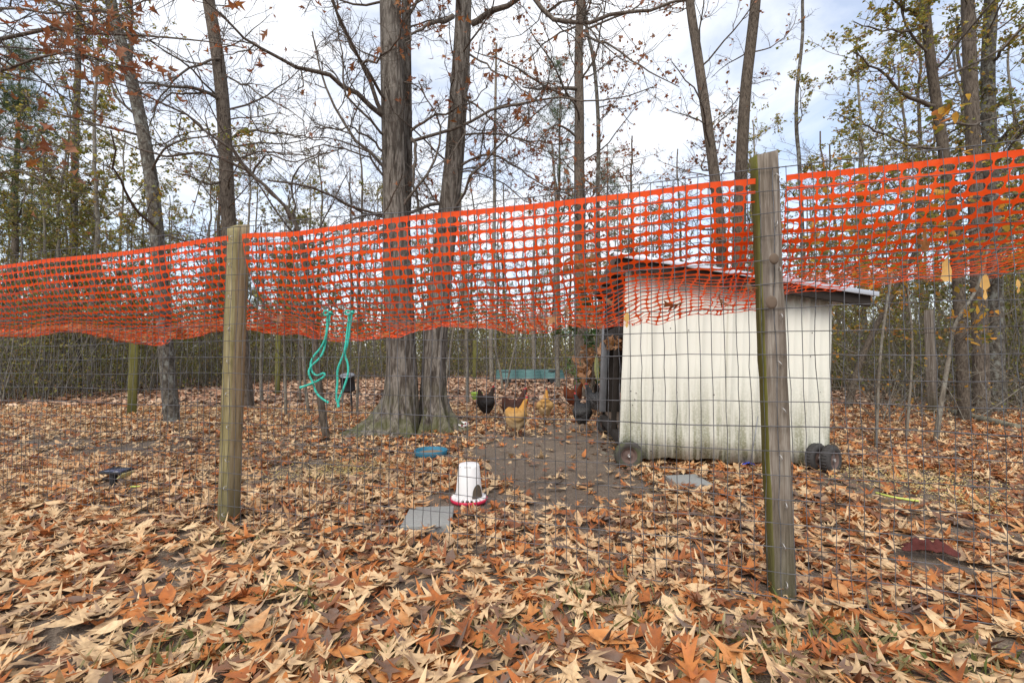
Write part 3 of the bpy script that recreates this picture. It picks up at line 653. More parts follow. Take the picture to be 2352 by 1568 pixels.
# --- saplings standing inside the pen
def sapling(label, pts, Y, w, seed, leafy=None, bark=M_stem, **k):
    P = px_path(pts, Y, n=40); kw = dict(n1=9, l1=(.4, 1.3), zr=(.9, 8), n2=4, n3=5); kw.update(k)
    return make_tree('sapling', label, 'sapling', [(P, rad(P, w, w * .45, Y))], (), leaf=leafy, mats=(bark, M_twig), seed=seed, trunk_k=8, group='saplings inside the pen', **kw)
SAP = 'slender bare sapling growing up through the leaf litter of the pen'
few = dict(n=.35, size=.07, tpl=T_small, mat=M_green)
for q, (pts, w) in enumerate((([(657, 957), (655, 850), (650, 700), (655, 500)], 7), ([(711, 953), (700, 880), (694, 780), (680, 600)], 8), ([(602, 924), (598, 850), (606, 700), (600, 520)], 8), ([(689, 920), (690, 800), (684, 600)], 6),
                              ([(1074, 925), (1073, 800), (1068, 650), (1075, 480)], 9), ([(1130, 880), (1126, 760), (1135, 560), (1137, 300), (1140, 100)], 11), ([(1155, 897), (1150, 850), (1135, 800), (1140, 700)], 6), ([(1163, 893), (1172, 840), (1190, 770), (1200, 640)], 5),
                              ([(786, 930), (790, 800), (778, 600)], 6), ([(1282, 890), (1275, 700), (1280, 500), (1268, 330)], 11), ([(1228, 870), (1222, 700), (1230, 480)], 10), ([(820, 950), (822, 840), (840, 700), (860, 560)], 6), ([(1020, 900), (1040, 760), (1070, 620)], 7))):
    Y = G(*pts[0])[1]; sapling(SAP, pts, Y, w, 60 + q, few if q % 2 else None)
sapling('thick leaning stem with a knotted foot beside the coop', [(1945, 937), (1965, 860), (2000, 770), (2060, 660), (2110, 560)], 9.4, 16, 81, dict(n=1.0, size=.10, tpl=T_oval, mat=M_yellow), M_bark_dark, n1=12, l1=(.5, 1.5), n3=6)
sapling('crooked sapling with yellow and orange leaves beside the pale fence post', [(2148, 1010), (2160, 930), (2178, 830), (2190, 740), (2250, 660), (2270, 560)], 5.75, 11, 82, dict(n=.8, size=.095, tpl=T_oval, mat=M_yellow), M_stem, n1=14, l1=(.5, 1.4), zr=(.7, 4))
sapling('spindly brown stem with a few yellow leaves right of the coop', [(2080, 1000), (2090, 900), (2098, 780), (2080, 640), (2090, 480)], 5.9, 6, 83, dict(n=.8, size=.09, tpl=T_oval, mat=M_yellow), M_stem, n1=14, l1=(.5, 1.3), zr=(1.2, 4.2))
sapling('broad-leaved shrub stem with green and gold leaves behind the torn netting', [(2010, 985), (2020, 800), (2050, 620), (2070, 480), (2090, 380)], 5.4, 7, 84, dict(n=1.0, size=.12, tpl=T_oval, mat=M_yellow), M_stem, n1=16, l1=(.4, 1.2), zr=(1.4, 3.6))
sapling('leafy shrub with large drooping brown and green leaves beside the coop door', [(1352, 905), (1362, 850), (1372, 780), (1370, 700), (1360, 620)], 8.2, 8, 85, dict(n=1.6, size=.17, tpl=T_oval, mat=M_tan), M_bark_dark, n1=14, l1=(.3, .8), zr=(.6, 2.8))
sapling('green glossy-leaved shrub growing at the foot of the oak behind the coop door', [(1362, 915), (1366, 880), (1358, 840), (1350, 780), (1345, 700)], 8.8, 6, 86, dict(n=1.5, size=.13, tpl=T_oval, mat=M_ever), M_stem, n1=14, l1=(.3, .8), zr=(.4, 2.8))

# --- woods behind the pen: six kinds of tree, copied
def variant(kind, seed):
    rng = np.random.default_rng(seed)
    h, r, bark, leaf, lab, kw = kind
    P = np.zeros((30, 3)); P[:, 2] = np.linspace(-.1, h, 30); w = np.cumsum(rng.normal(0, .035, (30, 2)), 0) * h / 12; P[:, :2] = w - w[0]
    R = np.linspace(r, r * .3, 30)
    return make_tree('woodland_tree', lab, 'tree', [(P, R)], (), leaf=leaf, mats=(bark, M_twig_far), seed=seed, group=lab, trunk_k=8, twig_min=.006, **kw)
def LF(mat, n, size): return dict(n=n, size=size, tpl=T_small, mat=mat, tilt=1.3, l2=True)
KINDS = [(13, .11, M_bark_grey, None, 'tall bare woodland tree with fine grey twigs behind the pen', dict(n1=26, l1=(1.2, 3.2), zr=(2.5, 12.5), n2=6, n3=5)),
         (11, .085, M_stem, LF(M_green, 2.6, .10), 'slender woodland tree with thin yellow-green foliage behind the pen', dict(n1=26, l1=(1.0, 2.4), zr=(1.4, 11), n2=6, n3=5)),
         (8, .06, M_stem, LF(M_olive, 3.4, .09), 'short leafy woodland tree with olive foliage down to the ground', dict(n1=30, l1=(.7, 1.7), zr=(.5, 8), n2=6, n3=5)),
         (14, .13, M_bark_dark, LF(M_oakleaf, .9, .11), 'tall woodland oak with scattered rusty leaves behind the pen', dict(n1=26, l1=(1.2, 3.4), zr=(3, 13.5), n2=6, n3=5)),
         (6, .035, M_stem, LF(M_green, 2.4, .08), 'whippy woodland sapling with sparse yellow leaves', dict(n1=18, l1=(.4, 1.2), zr=(.6, 6), n2=5, n3=4)),
         (9.5, .07, M_bark_pale, LF(M_olive, 1.4, .09), 'pale thin woodland tree with a few olive leaves', dict(n1=22, l1=(.7, 2.0), zr=(1.6, 9.5), n2=6, n3=5))]
rw = np.random.default_rng(5)
srcs = [variant(k, 300 + q) for q, k in enumerate(KINDS)]
srcs2 = [variant(KINDS[q], 340 + q) for q in (1, 2, 4)]
EDGE_U = [-200, 0, 200, 400, 600, 800, 1000, 1300, 1700, 1900, 2100, 2352, 2600]; EDGE_Y = [9.5, 10, 11.5, 14, 18, 21, 23.5, 24.5, 20, 14, 10.5, 8.8, 8.5]
def edge(u): return np.interp(u, EDGE_U, EDGE_Y)
spots = []
tries = 0
while len(spots) < 250 and tries < 9000:
    tries += 1
    u = rw.uniform(-160, 2520) if rw.random() < .8 else rw.uniform(-160, 760); e = edge(u); y = e + 1.0 + rw.exponential(9.0) if rw.random() < .8 else e + rw.uniform(0, 34)
    if y > 58: continue
    x = (u - 1176) / FD * y
    if all((x - a) ** 2 + (y - b) ** 2 > .8 for a, b, _ in spots): spots.append((x, y, u))
pool = srcs + srcs2; used = set()
for q, (x, y, u) in enumerate(spots):
    left = u < 760; right = u > 1750; close = y < 17
    pr = np.array([.6, 2.4, 2.2, .3, 2.0, .7, 2.2, 1.8, 1.6]) if left else (np.array([1.1, 1.3, 1.4, .8, 1.6, .9, 1, 1, 1.2]) if right else np.array([1.6, .8, 1.0, 1.2, 1.8, 1.1, .8, .7, 1.4]))
    pr = pr * (np.array([.0, .5, 1.0, .0, 2.0, .5, .5, 1.0, 2.0]) if close else 1.0)
    k = int(rw.choice(9, p=pr / pr.sum())); sc = float(rw.uniform(.75, 1.2)); rz = float(rw.uniform(0, 6.28))
    loc = (float(x), float(y), -.03)
    if k not in used:
        used.add(k); pool[k].location = loc; pool[k].rotation_euler = (0, 0, rz); pool[k].scale = (sc, sc, sc)
    else: copy_tree(pool[k], loc, rz, sc)
for k in range(9):
    if k not in used: pool[k].location = (-20 - k, 30, 0)

# --- pines
def pine(label, u, vtop, Y, r, seed, z0=.35, dens=1.0):
    rng = np.random.default_rng(seed); b = D(u, 860, Y); h = D(u, vtop, Y)[2]
    P = np.zeros((30, 3)); P[:, 2] = np.linspace(-.05, h, 30); P[:, 0] = np.cumsum(rng.normal(0, .02, 30))
    root = thing('pine_tree', label, 'pine tree', (b[0], Y, 0), 0, None)
    g = Geo(); g.add(*tubes(P, np.linspace(r, .02, 30), 10)); part('trunk', g, M_bark_grey, root, True)
    n = int(46 * dens); z = rng.uniform(h * z0, h * .99, n); a = rng.uniform(0, 6.28, n); L = (1 - (z - h * z0) / (h * (1 - z0)) * .75) * h * .16 * rng.uniform(.6, 1.1, n)
    d = np.stack([np.cos(a), np.sin(a), rng.uniform(.0, .6, n)], 1); S = np.stack([np.interp(z, P[:, 2], P[:, 0]), 0 * z, z], 1)
    B1 = grow(rng, S, d, L, 7, .12, .08); g = Geo(); g.add(*tubes(B1, taper(L * .018, 7), 4)); part('branches', g, M_twig, root, True)
    tip = B1[:, 3:].reshape(-1, 3); tip = np.repeat(tip, 6, 0) + rng.normal(0, .16, (len(tip) * 6, 3)); m = len(tip); nn = 12
    dr = nrm(rng.normal(0, 1, (m, nn, 3)) + np.array([0, 0, .4])); ln = .24; s = nrm(np.cross(dr, rng.normal(0, 1, dr.shape))) * .007
    c = tip[:, None]; V = np.stack([c - s, c + s, c + dr * ln], 2); g = Geo(); g.add(V.reshape(-1, 3), np.arange(m * nn * 3).reshape(-1, 3), 0, np.repeat(rng.uniform(0, 1, m), nn * 3)); part('crown', g, M_needle, root)
pine('green pine top showing between the oaks behind the pen', 1284, 135, 27, .16, 91, .42)
pine('blue-green pine at the left edge of the woods', 30, 120, 15, .15, 92, .45, 1.2)
pine('small dark pine low in the woods behind the oak with orange leaves', 1395, 330, 30, .13, 93, .3)

# --- undergrowth and far woods
def brush(name, label, seed, n_st, n_lf, ymul, ymax, h, lsize, mat, lh):
    rng = np.random.default_rng(seed); u = rng.uniform(-250, 2600, n_st); e = edge(u) * ymul; y = e + rng.exponential((ymax - e.mean()) * .33, n_st); y = np.minimum(y, ymax + rng.uniform(0, 3, n_st)); x = (u - 1176) / FD * y
    S = np.stack([x, y, np.full(n_st, -.03)], 1); d = np.stack([rng.normal(0, .25, n_st), rng.normal(0, .25, n_st), np.ones(n_st)], 1)
    L = rng.uniform(h[0], h[1], n_st); P = grow(rng, S, d, L, 6, .13, .03); g = Geo(); g.add(*tubes(P, taper(rng.uniform(.006, .016, n_st) * np.maximum(1, y / 22), 6, .4), 3))
    o = part(name, g, M_stem); o['kind'] = 'stuff'; o['label'] = label[0]; o['category'] = 'undergrowth'
    b = rng.integers(0, n_st, n_lf); k = rng.integers(1, 6, n_lf); pos = P[b, k] + rng.normal(0, lh, (n_lf, 3)) * (1, 1, .7); pos[:, 2] = np.abs(pos[:, 2]) + .05
    g = Geo(); scatter(g, rng, T_small[:2], pos, rng.uniform(.6, 1.3, n_lf) * lsize * np.maximum(1, pos[:, 1] / 20), 1.2, rng.uniform(0, 1, n_lf))
    o = part(name + '_leaves', g, mat); o['kind'] = 'stuff'; o['label'] = label[1]; o['category'] = 'undergrowth'
brush('undergrowth', ('dense thicket of thin stems along the edge of the woods', 'small olive and yellow leaves of the thicket at the woods edge'), 7, 4500, 90000, 1.0, 30, (.7, 3.4), .075, M_olive, .25)
brush('far_woods', ('mass of thin stems deep in the far woods', 'mass of small olive leaves deep in the far woods'), 8, 3600, 110000, 1.7, 62, (2.0, 8.0), .10, M_olive, .5)

# tangle of arching bare stems past the coop
rb_ = np.random.default_rng(77); n = 240; u = rb_.uniform(1990, 2560, n); y = rb_.uniform(7.4, 11.5, n); S = np.stack([(u - 1176) / FD * y, y, np.full(n, -.03)], 1)
d = np.stack([rb_.normal(0, .7, n), rb_.normal(0, .7, n), np.ones(n)], 1); P = grow(rb_, S, d, rb_.uniform(.8, 2.6, n), 9, .2, -.06); g = Geo(); g.add(*tubes(P, taper(rb_.uniform(.004, .011, n), 9), 4))
s_ = spawn(rb_, P, taper(np.full(n, .006), 9), 5, .2, 1, .9, .0); P2 = grow(rb_, s_[0], s_[1], rb_.uniform(.2, .8, len(s_[0])), 5, .25, 0); g.add(*tubes(P2, taper(np.full(len(P2), .0035), 5), 3))
o = part('brush_tangle', g, M_stem, None, True); o['kind'] = 'stuff'; o['label'] = 'tangle of arching bare brown stems past the coop'; o['category'] = 'undergrowth'
g = Geo(); k = rb_.integers(0, len(P2), 900); pos = P2[k, rb_.integers(1, 5, 900)]; scatter(g, rb_, T_oval[:3], pos, rb_.uniform(.04, .085, 900), 1.2, rb_.uniform(0, 1, 900)); o = part('brush_leaves', g, M_yellow); o['kind'] = 'stuff'; o['label'] = 'sparse yellow and green leaves on the tangle of stems'; o['category'] = 'undergrowth'

# ------------------------------------------------------------------ coop
RZ = -math.radians(5.6)
cp = D(1420, 1045, 4.40); coop = thing('chicken_coop', 'cream ribbed-metal chicken coop on small wheels with a sloping roof', 'chicken coop', (cp[0], cp[1], 0), RZ)
CW, CD, ZL, ZR_, LEAN = 1.89, 1.95, 1.92, 1.585, .045
def lean(V): V = np.array(V, float).reshape(-1, 3); V[:, 0] += LEAN * V[:, 2]; return V
def topz(x): return ZL + (ZR_ - ZL) * x / CW
def panel(x0, x1, zb, seed):
    """ribbed sheet: major ribs with two minor ribs between, in the coop's front plane (y = 0, ribs proud towards -y)"""
    xs, ys = [], []
    x = x0; k = 0
    def addp(a, b): xs.append(a); ys.append(b)
    pit = .228
    rb = np.arange(x0 + .02, x1 - .01, pit)
    addp(x0, 0)
    for c in rb:
        for (dx, dy) in ((.0, 0), (.014, -.017), (.034, -.017), (.048, 0)): addp(c + dx, dy)
        for m in (.085, .155):
            for (dx, dy) in ((0, 0), (.007, -.004), (.019, -.004), (.026, 0)):
                if c + .03 + m + dx < x1: addp(c + .03 + m + dx, dy)
    addp(x1, 0)
    o = np.argsort(xs); xs = np.clip(np.array(xs)[o], x0, x1); ys = np.array(ys)[o]
    zz = np.linspace(0, 1, 9); rng = np.random.default_rng(seed)
    wav = rng.normal(0, .004, 9); V = []
    for q, t in enumerate(zz):
        for a, b in zip(xs, ys):
            bot = zb + .008 * math.sin(a * 17) + rng.normal(0, .002) * (q == 0); z = bot + (topz(a) - bot) * t
            V.append((a + wav[q] * .5, b + wav[q] - .01 * (1 - t) * (a / CW), z))
    n = len(xs); i = np.arange(8)[:, None] * n; j = np.arange(n - 1)[None]
    F = np.stack([i + j, i + j + 1, i + n + j + 1, i + n + j], -1).reshape(-1, 4)
    return lean(V), F
for (a, b, s) in ((0, .962, 1), (.955, 1.89, 2)):
    g = Geo(); V, F = panel(a, b, .085 if s == 1 else .06, s)
    if s == 2: V[:, 1] -= .004
    g.add(V, F); o = part('siding_panel', g, M_panel, coop); md = o.modifiers.new('solid', 'SOLIDIFY'); md.thickness = .002
# screws in rows
sc_me = None
def screw(x, z, r=.006):
    global sc_me
    if sc_me is None:
        g = Geo(); V, F = lathe([(0, -.004), (.004, -.004), (.006, -.001), (.006, .001)], 8, 'y'); g.add(V, F); sc_me = g.mesh('screw', M_screw, True)
    o = bpy.data.objects.new('screw', sc_me); COL.objects.link(o); o.parent = coop; o.location = (x + LEAN * z, -.010, z); o.scale = [r / .006] * 3
for (x, z) in [(.07 + .228 * k, .15) for k in range(8)] + [(.09, .72), (.14, .70), (.30, .73), (.52, .71), (.74, .71), (.86, .69), (.97, .70), (1.62, .72), (1.68, .715), (1.80, .72), (1.71, 1.05), (1.72, 1.27), (.13, .64), (.11, .585)] + [(.1 + .17 * k, 1.36 - .02 * k) for k in range(4)]: screw(x, z, .005 if z > .2 else .0065)
# other walls, frame, roof
def cbox(name, x0, x1, y0, y1, z0, z1, mat, bev=.004, slope=True, label=None):
    V, F = box(1, 1, 1); V = V + .5; V = V * (x1 - x0, y1 - y0, z1 - z0) + (x0, y0, z0)
    if slope:
        top = V[:, 2] > (z0 + z1) / 2; V[top, 2] = topz(V[top, 0]) - .02
    g = Geo(); g.add(lean(V), F); return part(name, g, mat, coop, bevel=bev, label=label)
cbox('side_wall', CW - .03, CW - .005, .03, CD, .07, 1.5, M_panel)
cbox('rear_wall', .03, CW - .04, CD - .03, CD, .07, 1.5, M_blackwood)
cbox('corner_post', .005, .055, .004, .05, .06, 1.8, M_brownwood, label='brown weathered corner post edging the open side')
cbox('corner_post', -.02, .07, CD - .075, CD + .015, .3, 1.8, M_galv, label='grey metal-clad rear corner post')
cbox('door_post', .0, .05, .62, .70, .2, 1.8, M_blackwood)
for k, z in enumerate((1.24, 1.40, 1.56, 1.70)):
    cbox('side_board', .004, .03, .055, CD - .08, z, z + .145, M_blackwood, slope=False)
cbox('floor_board', .06, CW - .05, .06, CD - .05, .27, .30, M_brownwood, slope=False)
cbox('sill_beam', .005, .07, .055, CD - .08, .17, .26, M_blackwood, slope=False)
cbox('hinge', -.008, .003, .02, .06, .62, .70, M_rust, slope=False, bev=.001)
cbox('rafter', -.12, CW + .2, -.035, -.004, 0, 0, M_blackwood) if False else None
def slopebox(name, x0, x1, y0, y1, dz0, dz1, mat, n=1, label=None):
    V, F = box(1, 1, 1); V = V + .5; V = V * (x1 - x0, y1 - y0, 1) + (x0, y0, 0); V[:, 2] = topz(V[:, 0]) + np.where(V[:, 2] > .5, dz1, dz0)
    g = Geo(); g.add(lean(V), F); return part(name, g, mat, coop, bevel=.003, label=label)
slopebox('fascia_board', -.11, CW + .23, -.17, -.135, -.055, .045, M_blackwood, label='black weathered fascia under the front edge of the roof')
slopebox('fascia_board', -.11, CW + .23, CD + .12, CD + .155, -.055, .045, M_blackwood)
slopebox('drip_edge', -.14, CW + .27, -.216, -.208, .034, .078, M_roofmetal, label='thin pale metal strip along the roof edge')
for y in (.03, .66, 1.3, 1.86): slopebox('rafter', -.10, CW + .2, y, y + .04, .002, .046, M_blackwood)
slopebox('wall_plate', .0, CW, .004, .03, -.09, .0, M_blackwood)
V = []; xs = np.linspace(-.14, CW + .27, 64)
for y in (-.20, CD + .19):
    for q, x in enumerate(xs): V.append((x, y, topz(x) + .052 + (.002 if q % 2 else 0)))
# corrugations run down the slope: profile across y
ys = np.linspace(-.205, CD + .19, 100); V = []
for x in (-.14, CW + .27):
    for q, y in enumerate(ys): V.append((x, y, topz(x) + .056 + .009 * math.sin(q * math.pi / 2)))
n = len(ys); j = np.arange(n - 1); g = Geo(); g.add(lean(V), np.stack([j, j + n, j + n + 1, j + 1], -1))
o = part('roof_sheet', g, M_roofmetal, coop, True); md = o.modifiers.new('solid', 'SOLIDIFY'); md.thickness = .012; md.offset = -1
# wheels
def wheel(x, y, tilt=0.0, r=.132, z=None, mossy=False):
    R0 = bpy.data.objects.new('wheel', None); COL.objects.link(R0); R0.parent = coop; R0.location = (x, y, r - .008 if z is None else z); R0.rotation_euler = (0, 0, tilt)
    w = .038; pr = [(r * .56, -w * .8), (r * .62, -w), (r * .80, -w * 1.08), (r * .93, -w * .85), (r * .985, -w * .45), (r, 0), (r * .985, w * .45), (r * .93, w * .85), (r * .80, w * 1.08), (r * .62, w), (r * .56, w * .8)]
    g = Geo(); V, F = lathe(pr, 40, 'y'); g.add(V, F); 
    for k in range(30):   # tread lugs
        a = k * 2 * math.pi / 30; c, s = math.cos(a), math.sin(a); Rm = [[c, 0, -s], [0, 1, 0], [s, 0, c]]
        g.add(*box(.006, w * 1.1, .013, (c * r * .988, 0, s * r * .988), Rm))
    part('tyre', g, M_rubber_moss if mossy else M_rubber, R0, True)
    g = Geo(); V, F = lathe([(r * .57, -w * .85), (r * .52, -w * .8), (r * .48, -w * .35), (r * .30, -w * .3), (r * .2, -w * .55), (r * .0, -w * .55)], 32, 'y'); g.add(V, F); V, F = lathe([(r * .57, w * .85), (r * .5, w * .5), (0, w * .5)], 32, 'y'); g.add(V, F); part('rim', g, M_rim, R0, True)
    g = Geo(); V, F = lathe([(.013, -w * .45), (.015, -w * .95), (.010, -w * 1.0), (.008, -w * .8), (0, -w * .8)], 16, 'y'); g.add(V, F); part('hub', g, M_hub, R0, True)
wheel(.085, -.075, .04, mossy=True); wheel(1.785, -.02, .5); wheel(1.86, -.10, .62); wheel(.09, CD + .02, -.1, mossy=False)
g = Geo(); g.add(*tubes(np.array([(.085, -.06, .125), (.085, CD, .125)]), np.array([.012, .012]), 8)); part('axle', g, M_rust, coop)
g = Geo(); g.add(*tubes(np.array([(1.79, -.01, .125), (1.79, CD, .125)]), np.array([.012, .012]), 8)); part('axle', g, M_rust, coop)
# leaves piled on the open side ledge
g = Geo(); q = np.stack([rq.uniform(-.02, .10, 70), rq.uniform(.2, 1.5, 70), 1.15 + rq.uniform(0, .12, 70)], 1) + (0.05, 0, 0)
scatter(g, rq, T_mid, q, rq.uniform(.1, .17, 70), .9, rq.uniform(0, 1, 70)); part('leaf_pile', g, M_tan, coop, True, kind='stuff')

# thin pole leaning on the coop front
a = D(1741, 955, 4.16); b = D(1722, 1072, 4.14)
g = Geo(); g.add(*tubes(np.array([b, a]), np.array([.004, .004]), 6, True)); tag(part('thin_rod', g, M_galv), 'thin bluish rod leaning against the cream coop wall', 'rod')

# ------------------------------------------------------------------ wire fence with wooden posts
FA = np.array([-1.745, 2.81]); FB = np.array([1.15, 1.95]); FDIR = (FB - FA) / np.linalg.norm(FB - FA); FN = np.array([-FDIR[1], FDIR[0]])
if FN[1] < 0: FN = -FN
FL = np.linalg.norm(FB - FA)
def fp(s, back=0.0): p = FA + FDIR * s + FN * back; return p
fence = thing('wire_fence', 'welded wire fence stapled to two rough square wooden posts', 'fence', (FA[0], FA[1], 0))
f0 = np.array([FA[0], FA[1], 0])
def post(s, h, w, rot, mats, label, lean=(0, 0), seed=0, chamfer=.008):
    """square timber, split into rings so its faces can be slightly uneven; four faces, four materials"""
    rng = np.random.default_rng(seed); n = 26; c = fp(s, .062); zz = np.linspace(-.15, h, n); g = Geo(); hw = w / 2; e = hw - chamfer
    ring = np.array([(-e, -hw), (e, -hw), (hw, -e), (hw, e), (e, hw), (-e, hw), (-hw, e), (-hw, -e)]); cr, sr = math.cos(rot), math.sin(rot)
    ring = ring @ np.array([[cr, sr], [-sr, cr]])
    V = []
    for q, z in enumerate(zz):
        jit = rng.normal(0, .0012, (8, 2)); top = (q == n - 1)
        rr = ring * (1 - .0) + jit
        for x, y in rr: V.append((x + lean[0] * z, y + lean[1] * z, z + (.01 * (x + y) / hw if top else 0)))
    V = np.array(V) + (c[0] - FA[0], c[1] - FA[1], 0)
    for f in range(8):
        i = np.arange(n - 1) * 8; F = np.stack([i + f, i + (f + 1) % 8, i + 8 + (f + 1) % 8, i + 8 + f], 1)
        g.F.append(F); g.M.append(np.full(len(F), mats[f], np.int32))
    g.F.append(np.array([[(n - 1) * 8 + k for k in range(8)]])); g.M.append(np.array([4], np.int32)); g.V.append(V.astype(np.float32)); g.A.append(np.zeros(len(V), np.float32)); g.n = len(V)
    o = part('post', g, [M_post_green, M_post_tan, M_post_grey, M_post_brown, M_endgrain, M_post_olive], fence, False, label=label); return o, c
post(-.045, 1.875, .094, math.radians(-24), [5, 5, 1, 1, 1, 1, 5, 5], 'tan post with a green-stained edge', (.012, .0), 1)
post(FL, 1.945, .092, math.radians(-12), [2, 2, 3, 2, 2, 2, 0, 0], 'grey knotty post with a green stripe', (-.020, .0), 2)
# knots on the grey post
for (u, v, r) in ((1779, 594, .020), (1773, 694, .024)):
    g = Geo(); c = D(u, v, 1.922) - f0; V, F = lathe([(0, -.0030), (r * .5, -.0032), (r * .62, -.0022), (r * .9, -.0018), (r * 1.05, .004)], 18, 'y'); V = V * (1, 1, 1.15); g.add(V + c, F); part('knot', g, M_brownwood, fence, True)
rf = np.random.default_rng(17)
S0, S1 = -3.6, 4.7
def wob(s, z, k): return .006 * math.sin(s * 5.3 + z * 4) + .004 * math.sin(s * 11 + z * 9 + 1)
ztop = lambda s: np.interp(s, [-2.75, -1, 0, 1.5, 3.02, 4.4], [1.80, 1.825, 1.85, 1.83, 1.862, 1.86])
for k in range(19):
    ss = np.linspace(S0, S1, 90); fr = k / 18
    zz = .03 + (np.array([ztop(s) for s in ss]) - .03) * fr + .004 * np.sin(ss * 4 + k) + rf.normal(0, .0012, 90)
    P = np.array([(*fp(s, wob(s, z, k) - .004), z) for s, z in zip(ss, zz)]) - f0
    th = .0025 if k in (0, 7, 18) else .0018
    g = Geo(); g.add(*tubes(P, np.full(90, th), 4)); part('horizontal_wire', g, M_wire, fence, True)
for k, s in enumerate(np.arange(S0, S1, .0508)):
    zz = np.linspace(.0, 1, 20); zz = .03 + (ztop(s) - .03) * zz; kink = rf.normal(0, .0022, 20); kink += (rf.random() < .12) * .006 * np.exp(-((zz - rf.uniform(.5, 1.5)) / .08) ** 2)
    P = np.array([(*fp(s + kk + .0018 * math.sin(z * 7 + s * 3), wob(s, z, 0)), z) for z, kk in zip(zz, kink)]) - f0
    g = Geo(); g.add(*tubes(P, np.full(20, .0018), 4)); part('vertical_wire', g, M_wire, fence, True)
st_me = None
for s in (0.0, FL):
    for z in (1.86 if s else 1.82, 1.65, 1.45, 1.25, 1.05, .85, .65, .45, .28, .12):
        if st_me is None:
            g = Geo(); g.add(*tubes(np.array([(-.011, .012, 0), (-.011, -.006, 0), (0, -.011, .001), (.011, -.006, 0), (.011, .012, 0)]), np.full(5, .0022), 5)); st_me = g.mesh('staple', M_hub, True)
        c = fp(s + float(rf.normal(0, .006)), -.006); o = bpy.data.objects.new('staple', st_me); COL.objects.link(o); o.parent = fence
        o.location = (c[0] - FA[0], c[1] - FA[1], z - .04); o.rotation_euler = (0, rf.uniform(.9, 2.0), math.atan2(FDIR[1], FDIR[0]))

# posts of the fence round the far side of the pen
def far_post(u, v, h, w, rot, mat, label):
    b = G(u, v); r = thing('fence_post', label, 'fence post', (b[0], b[1], 0), rot)
    g = Geo(); V, F = box(w, w, h + .2, (0, 0, h / 2 - .1)); V[V[:, 2] > h / 2, 0] *= .97; g.add(V, F, 0); part('shaft', g, mat, r, bevel=.006)
    g = Geo(); g.add(*box(w * .96, w * .96, .012, (0, 0, h + .004))); part('end_grain', g, M_endgrain, r, bevel=.004)
far_post(303, 953, 1.55, .13, .6, M_post_green, 'mossy square post behind the shelf of netting by the leaning pale tree')
far_post(637, 908, 1.7, .12, .3, M_post_green, 'short green post among the thin saplings beyond the tan post')
far_post(1090, 873, 1.9, .14, .5, M_post_green, 'far green post left of the teal metal sheets')
far_post(1923, 898, 1.7, .14, .2, M_post_green, 'green post just past the right side of the coop')
far_post(2142, 948, 1.95, .12, .35, M_post_grey, 'pale grey post standing among the brush past the coop')

# ------------------------------------------------------------------ orange safety netting
PU, PV, NV = .0605, .0525, 23
CT = np.array([  # s, ztop, phi0, phi_mid, phi_end (degrees from straight down), width stretch
    (-4.4, 1.72, 16, 94, 106, 1.0), (-3.6, 1.725, 14, 84, 104, 1.0), (-2.7, 1.735, 12, 76, 100, 1.0), (-1.8, 1.75, 10, 74, 100, 1.0), (-.85, 1.765, 8, 72, 100, 1.0), (.12, 1.80, 8, 68, 98, 1.0), (.45, 1.785, 8, 68, 99, 1.0),
    (.9, 1.80, 8, 67, 98, 1.0), (1.4, 1.805, 8, 64, 98, 1.0), (1.9, 1.81, 8, 68, 98, 1.0), (2.25, 1.815, 8, 70, 95, .95), (2.45, 1.815, 10, 88, 55, .9), (2.7, 1.82, 10, 88, 52, .88), (2.95, 1.82, 10, 86, 54, .88),
    (3.1, 1.825, 10, 84, 60, .88), (3.25, 1.825, 10, 82, 78, .88), (3.4, 1.825, 10, 80, 92, .88), (3.65, 1.83, 12, 78, 100, .88), (4.3, 1.835, 16, 88, 104, .86), (5, 1.84, 16, 90, 106, .86)])
def drape(s, v):
    """point of the net at distance s along the fence and v metres down the sheet (vectorised)"""
    W = PV * NV; zt = np.interp(s, CT[:, 0], CT[:, 1]); p0, pm, pe, st = (np.radians(np.interp(s, CT[:, 0], CT[:, c])) if c < 5 else np.interp(s, CT[:, 0], CT[:, c]) for c in (2, 3, 4, 5))
    n = 24; z = zt.copy(); b = np.full_like(z, .022); dv = v / n
    for k in range(n):
        t = np.maximum((k + .5) / n * v / W, 0)
        ph = np.where(t < .5, p0 + (pm - p0) * (t / .5) ** 1.5, pm + (pe - pm) * ((t - .5) / .5))
        ph = ph + .22 * np.sin(s * 3.1 + t * 6) * t + .12 * np.sin(s * 7.3 - t * 9) * t
        z = z - dv * np.cos(ph) * st; b = b + dv * np.sin(ph) * st
    q = v / W
    z = z + .010 * np.sin(s * 9 + q * 3) * q + .006 * np.sin(s * 23 + q * 8) * q - .010 * np.abs(np.sin(s * 2.1 + .5)) * (1 - q)
    b = b + .012 * np.sin(s * 6.1 + q * 5) * q + .008 * np.sin(s * 15.7) * q
    w1 = fbm(s * 5.5 + 3, q * 4.2, 21) - .47; w2 = fbm(s * 13, q * 9 + 2, 22) - .47; w3 = fbm(s * 6 + 9, q * 5 + 1, 23) - .47
    z = z + (w1 * .075 + w2 * .03) * np.clip(q * 1.5 - .35, 0, 1); b = b + (w2 * .05 + w3 * .12) * np.clip(q * 1.5 - .3, 0, 1)
    s = s + w3 * .06 * np.clip(q * 1.4 - .3, 0, 1)
    ss = s + .012 * np.sin(v * 9 + s * 4) * q + .006 * np.sin(s * 17 + v * 21) * q
    P = FA[None] + FDIR[None] * ss[:, None] + FN[None] * np.maximum(b, .016)[:, None]
    return np.concatenate([P, z[:, None]], 1)
import bmesh
def weld(o):
    bm = bmesh.new(); bm.from_mesh(o.data); bmesh.ops.remove_doubles(bm, verts=bm.verts, dist=.0002); bm.to_mesh(o.data); bm.free()
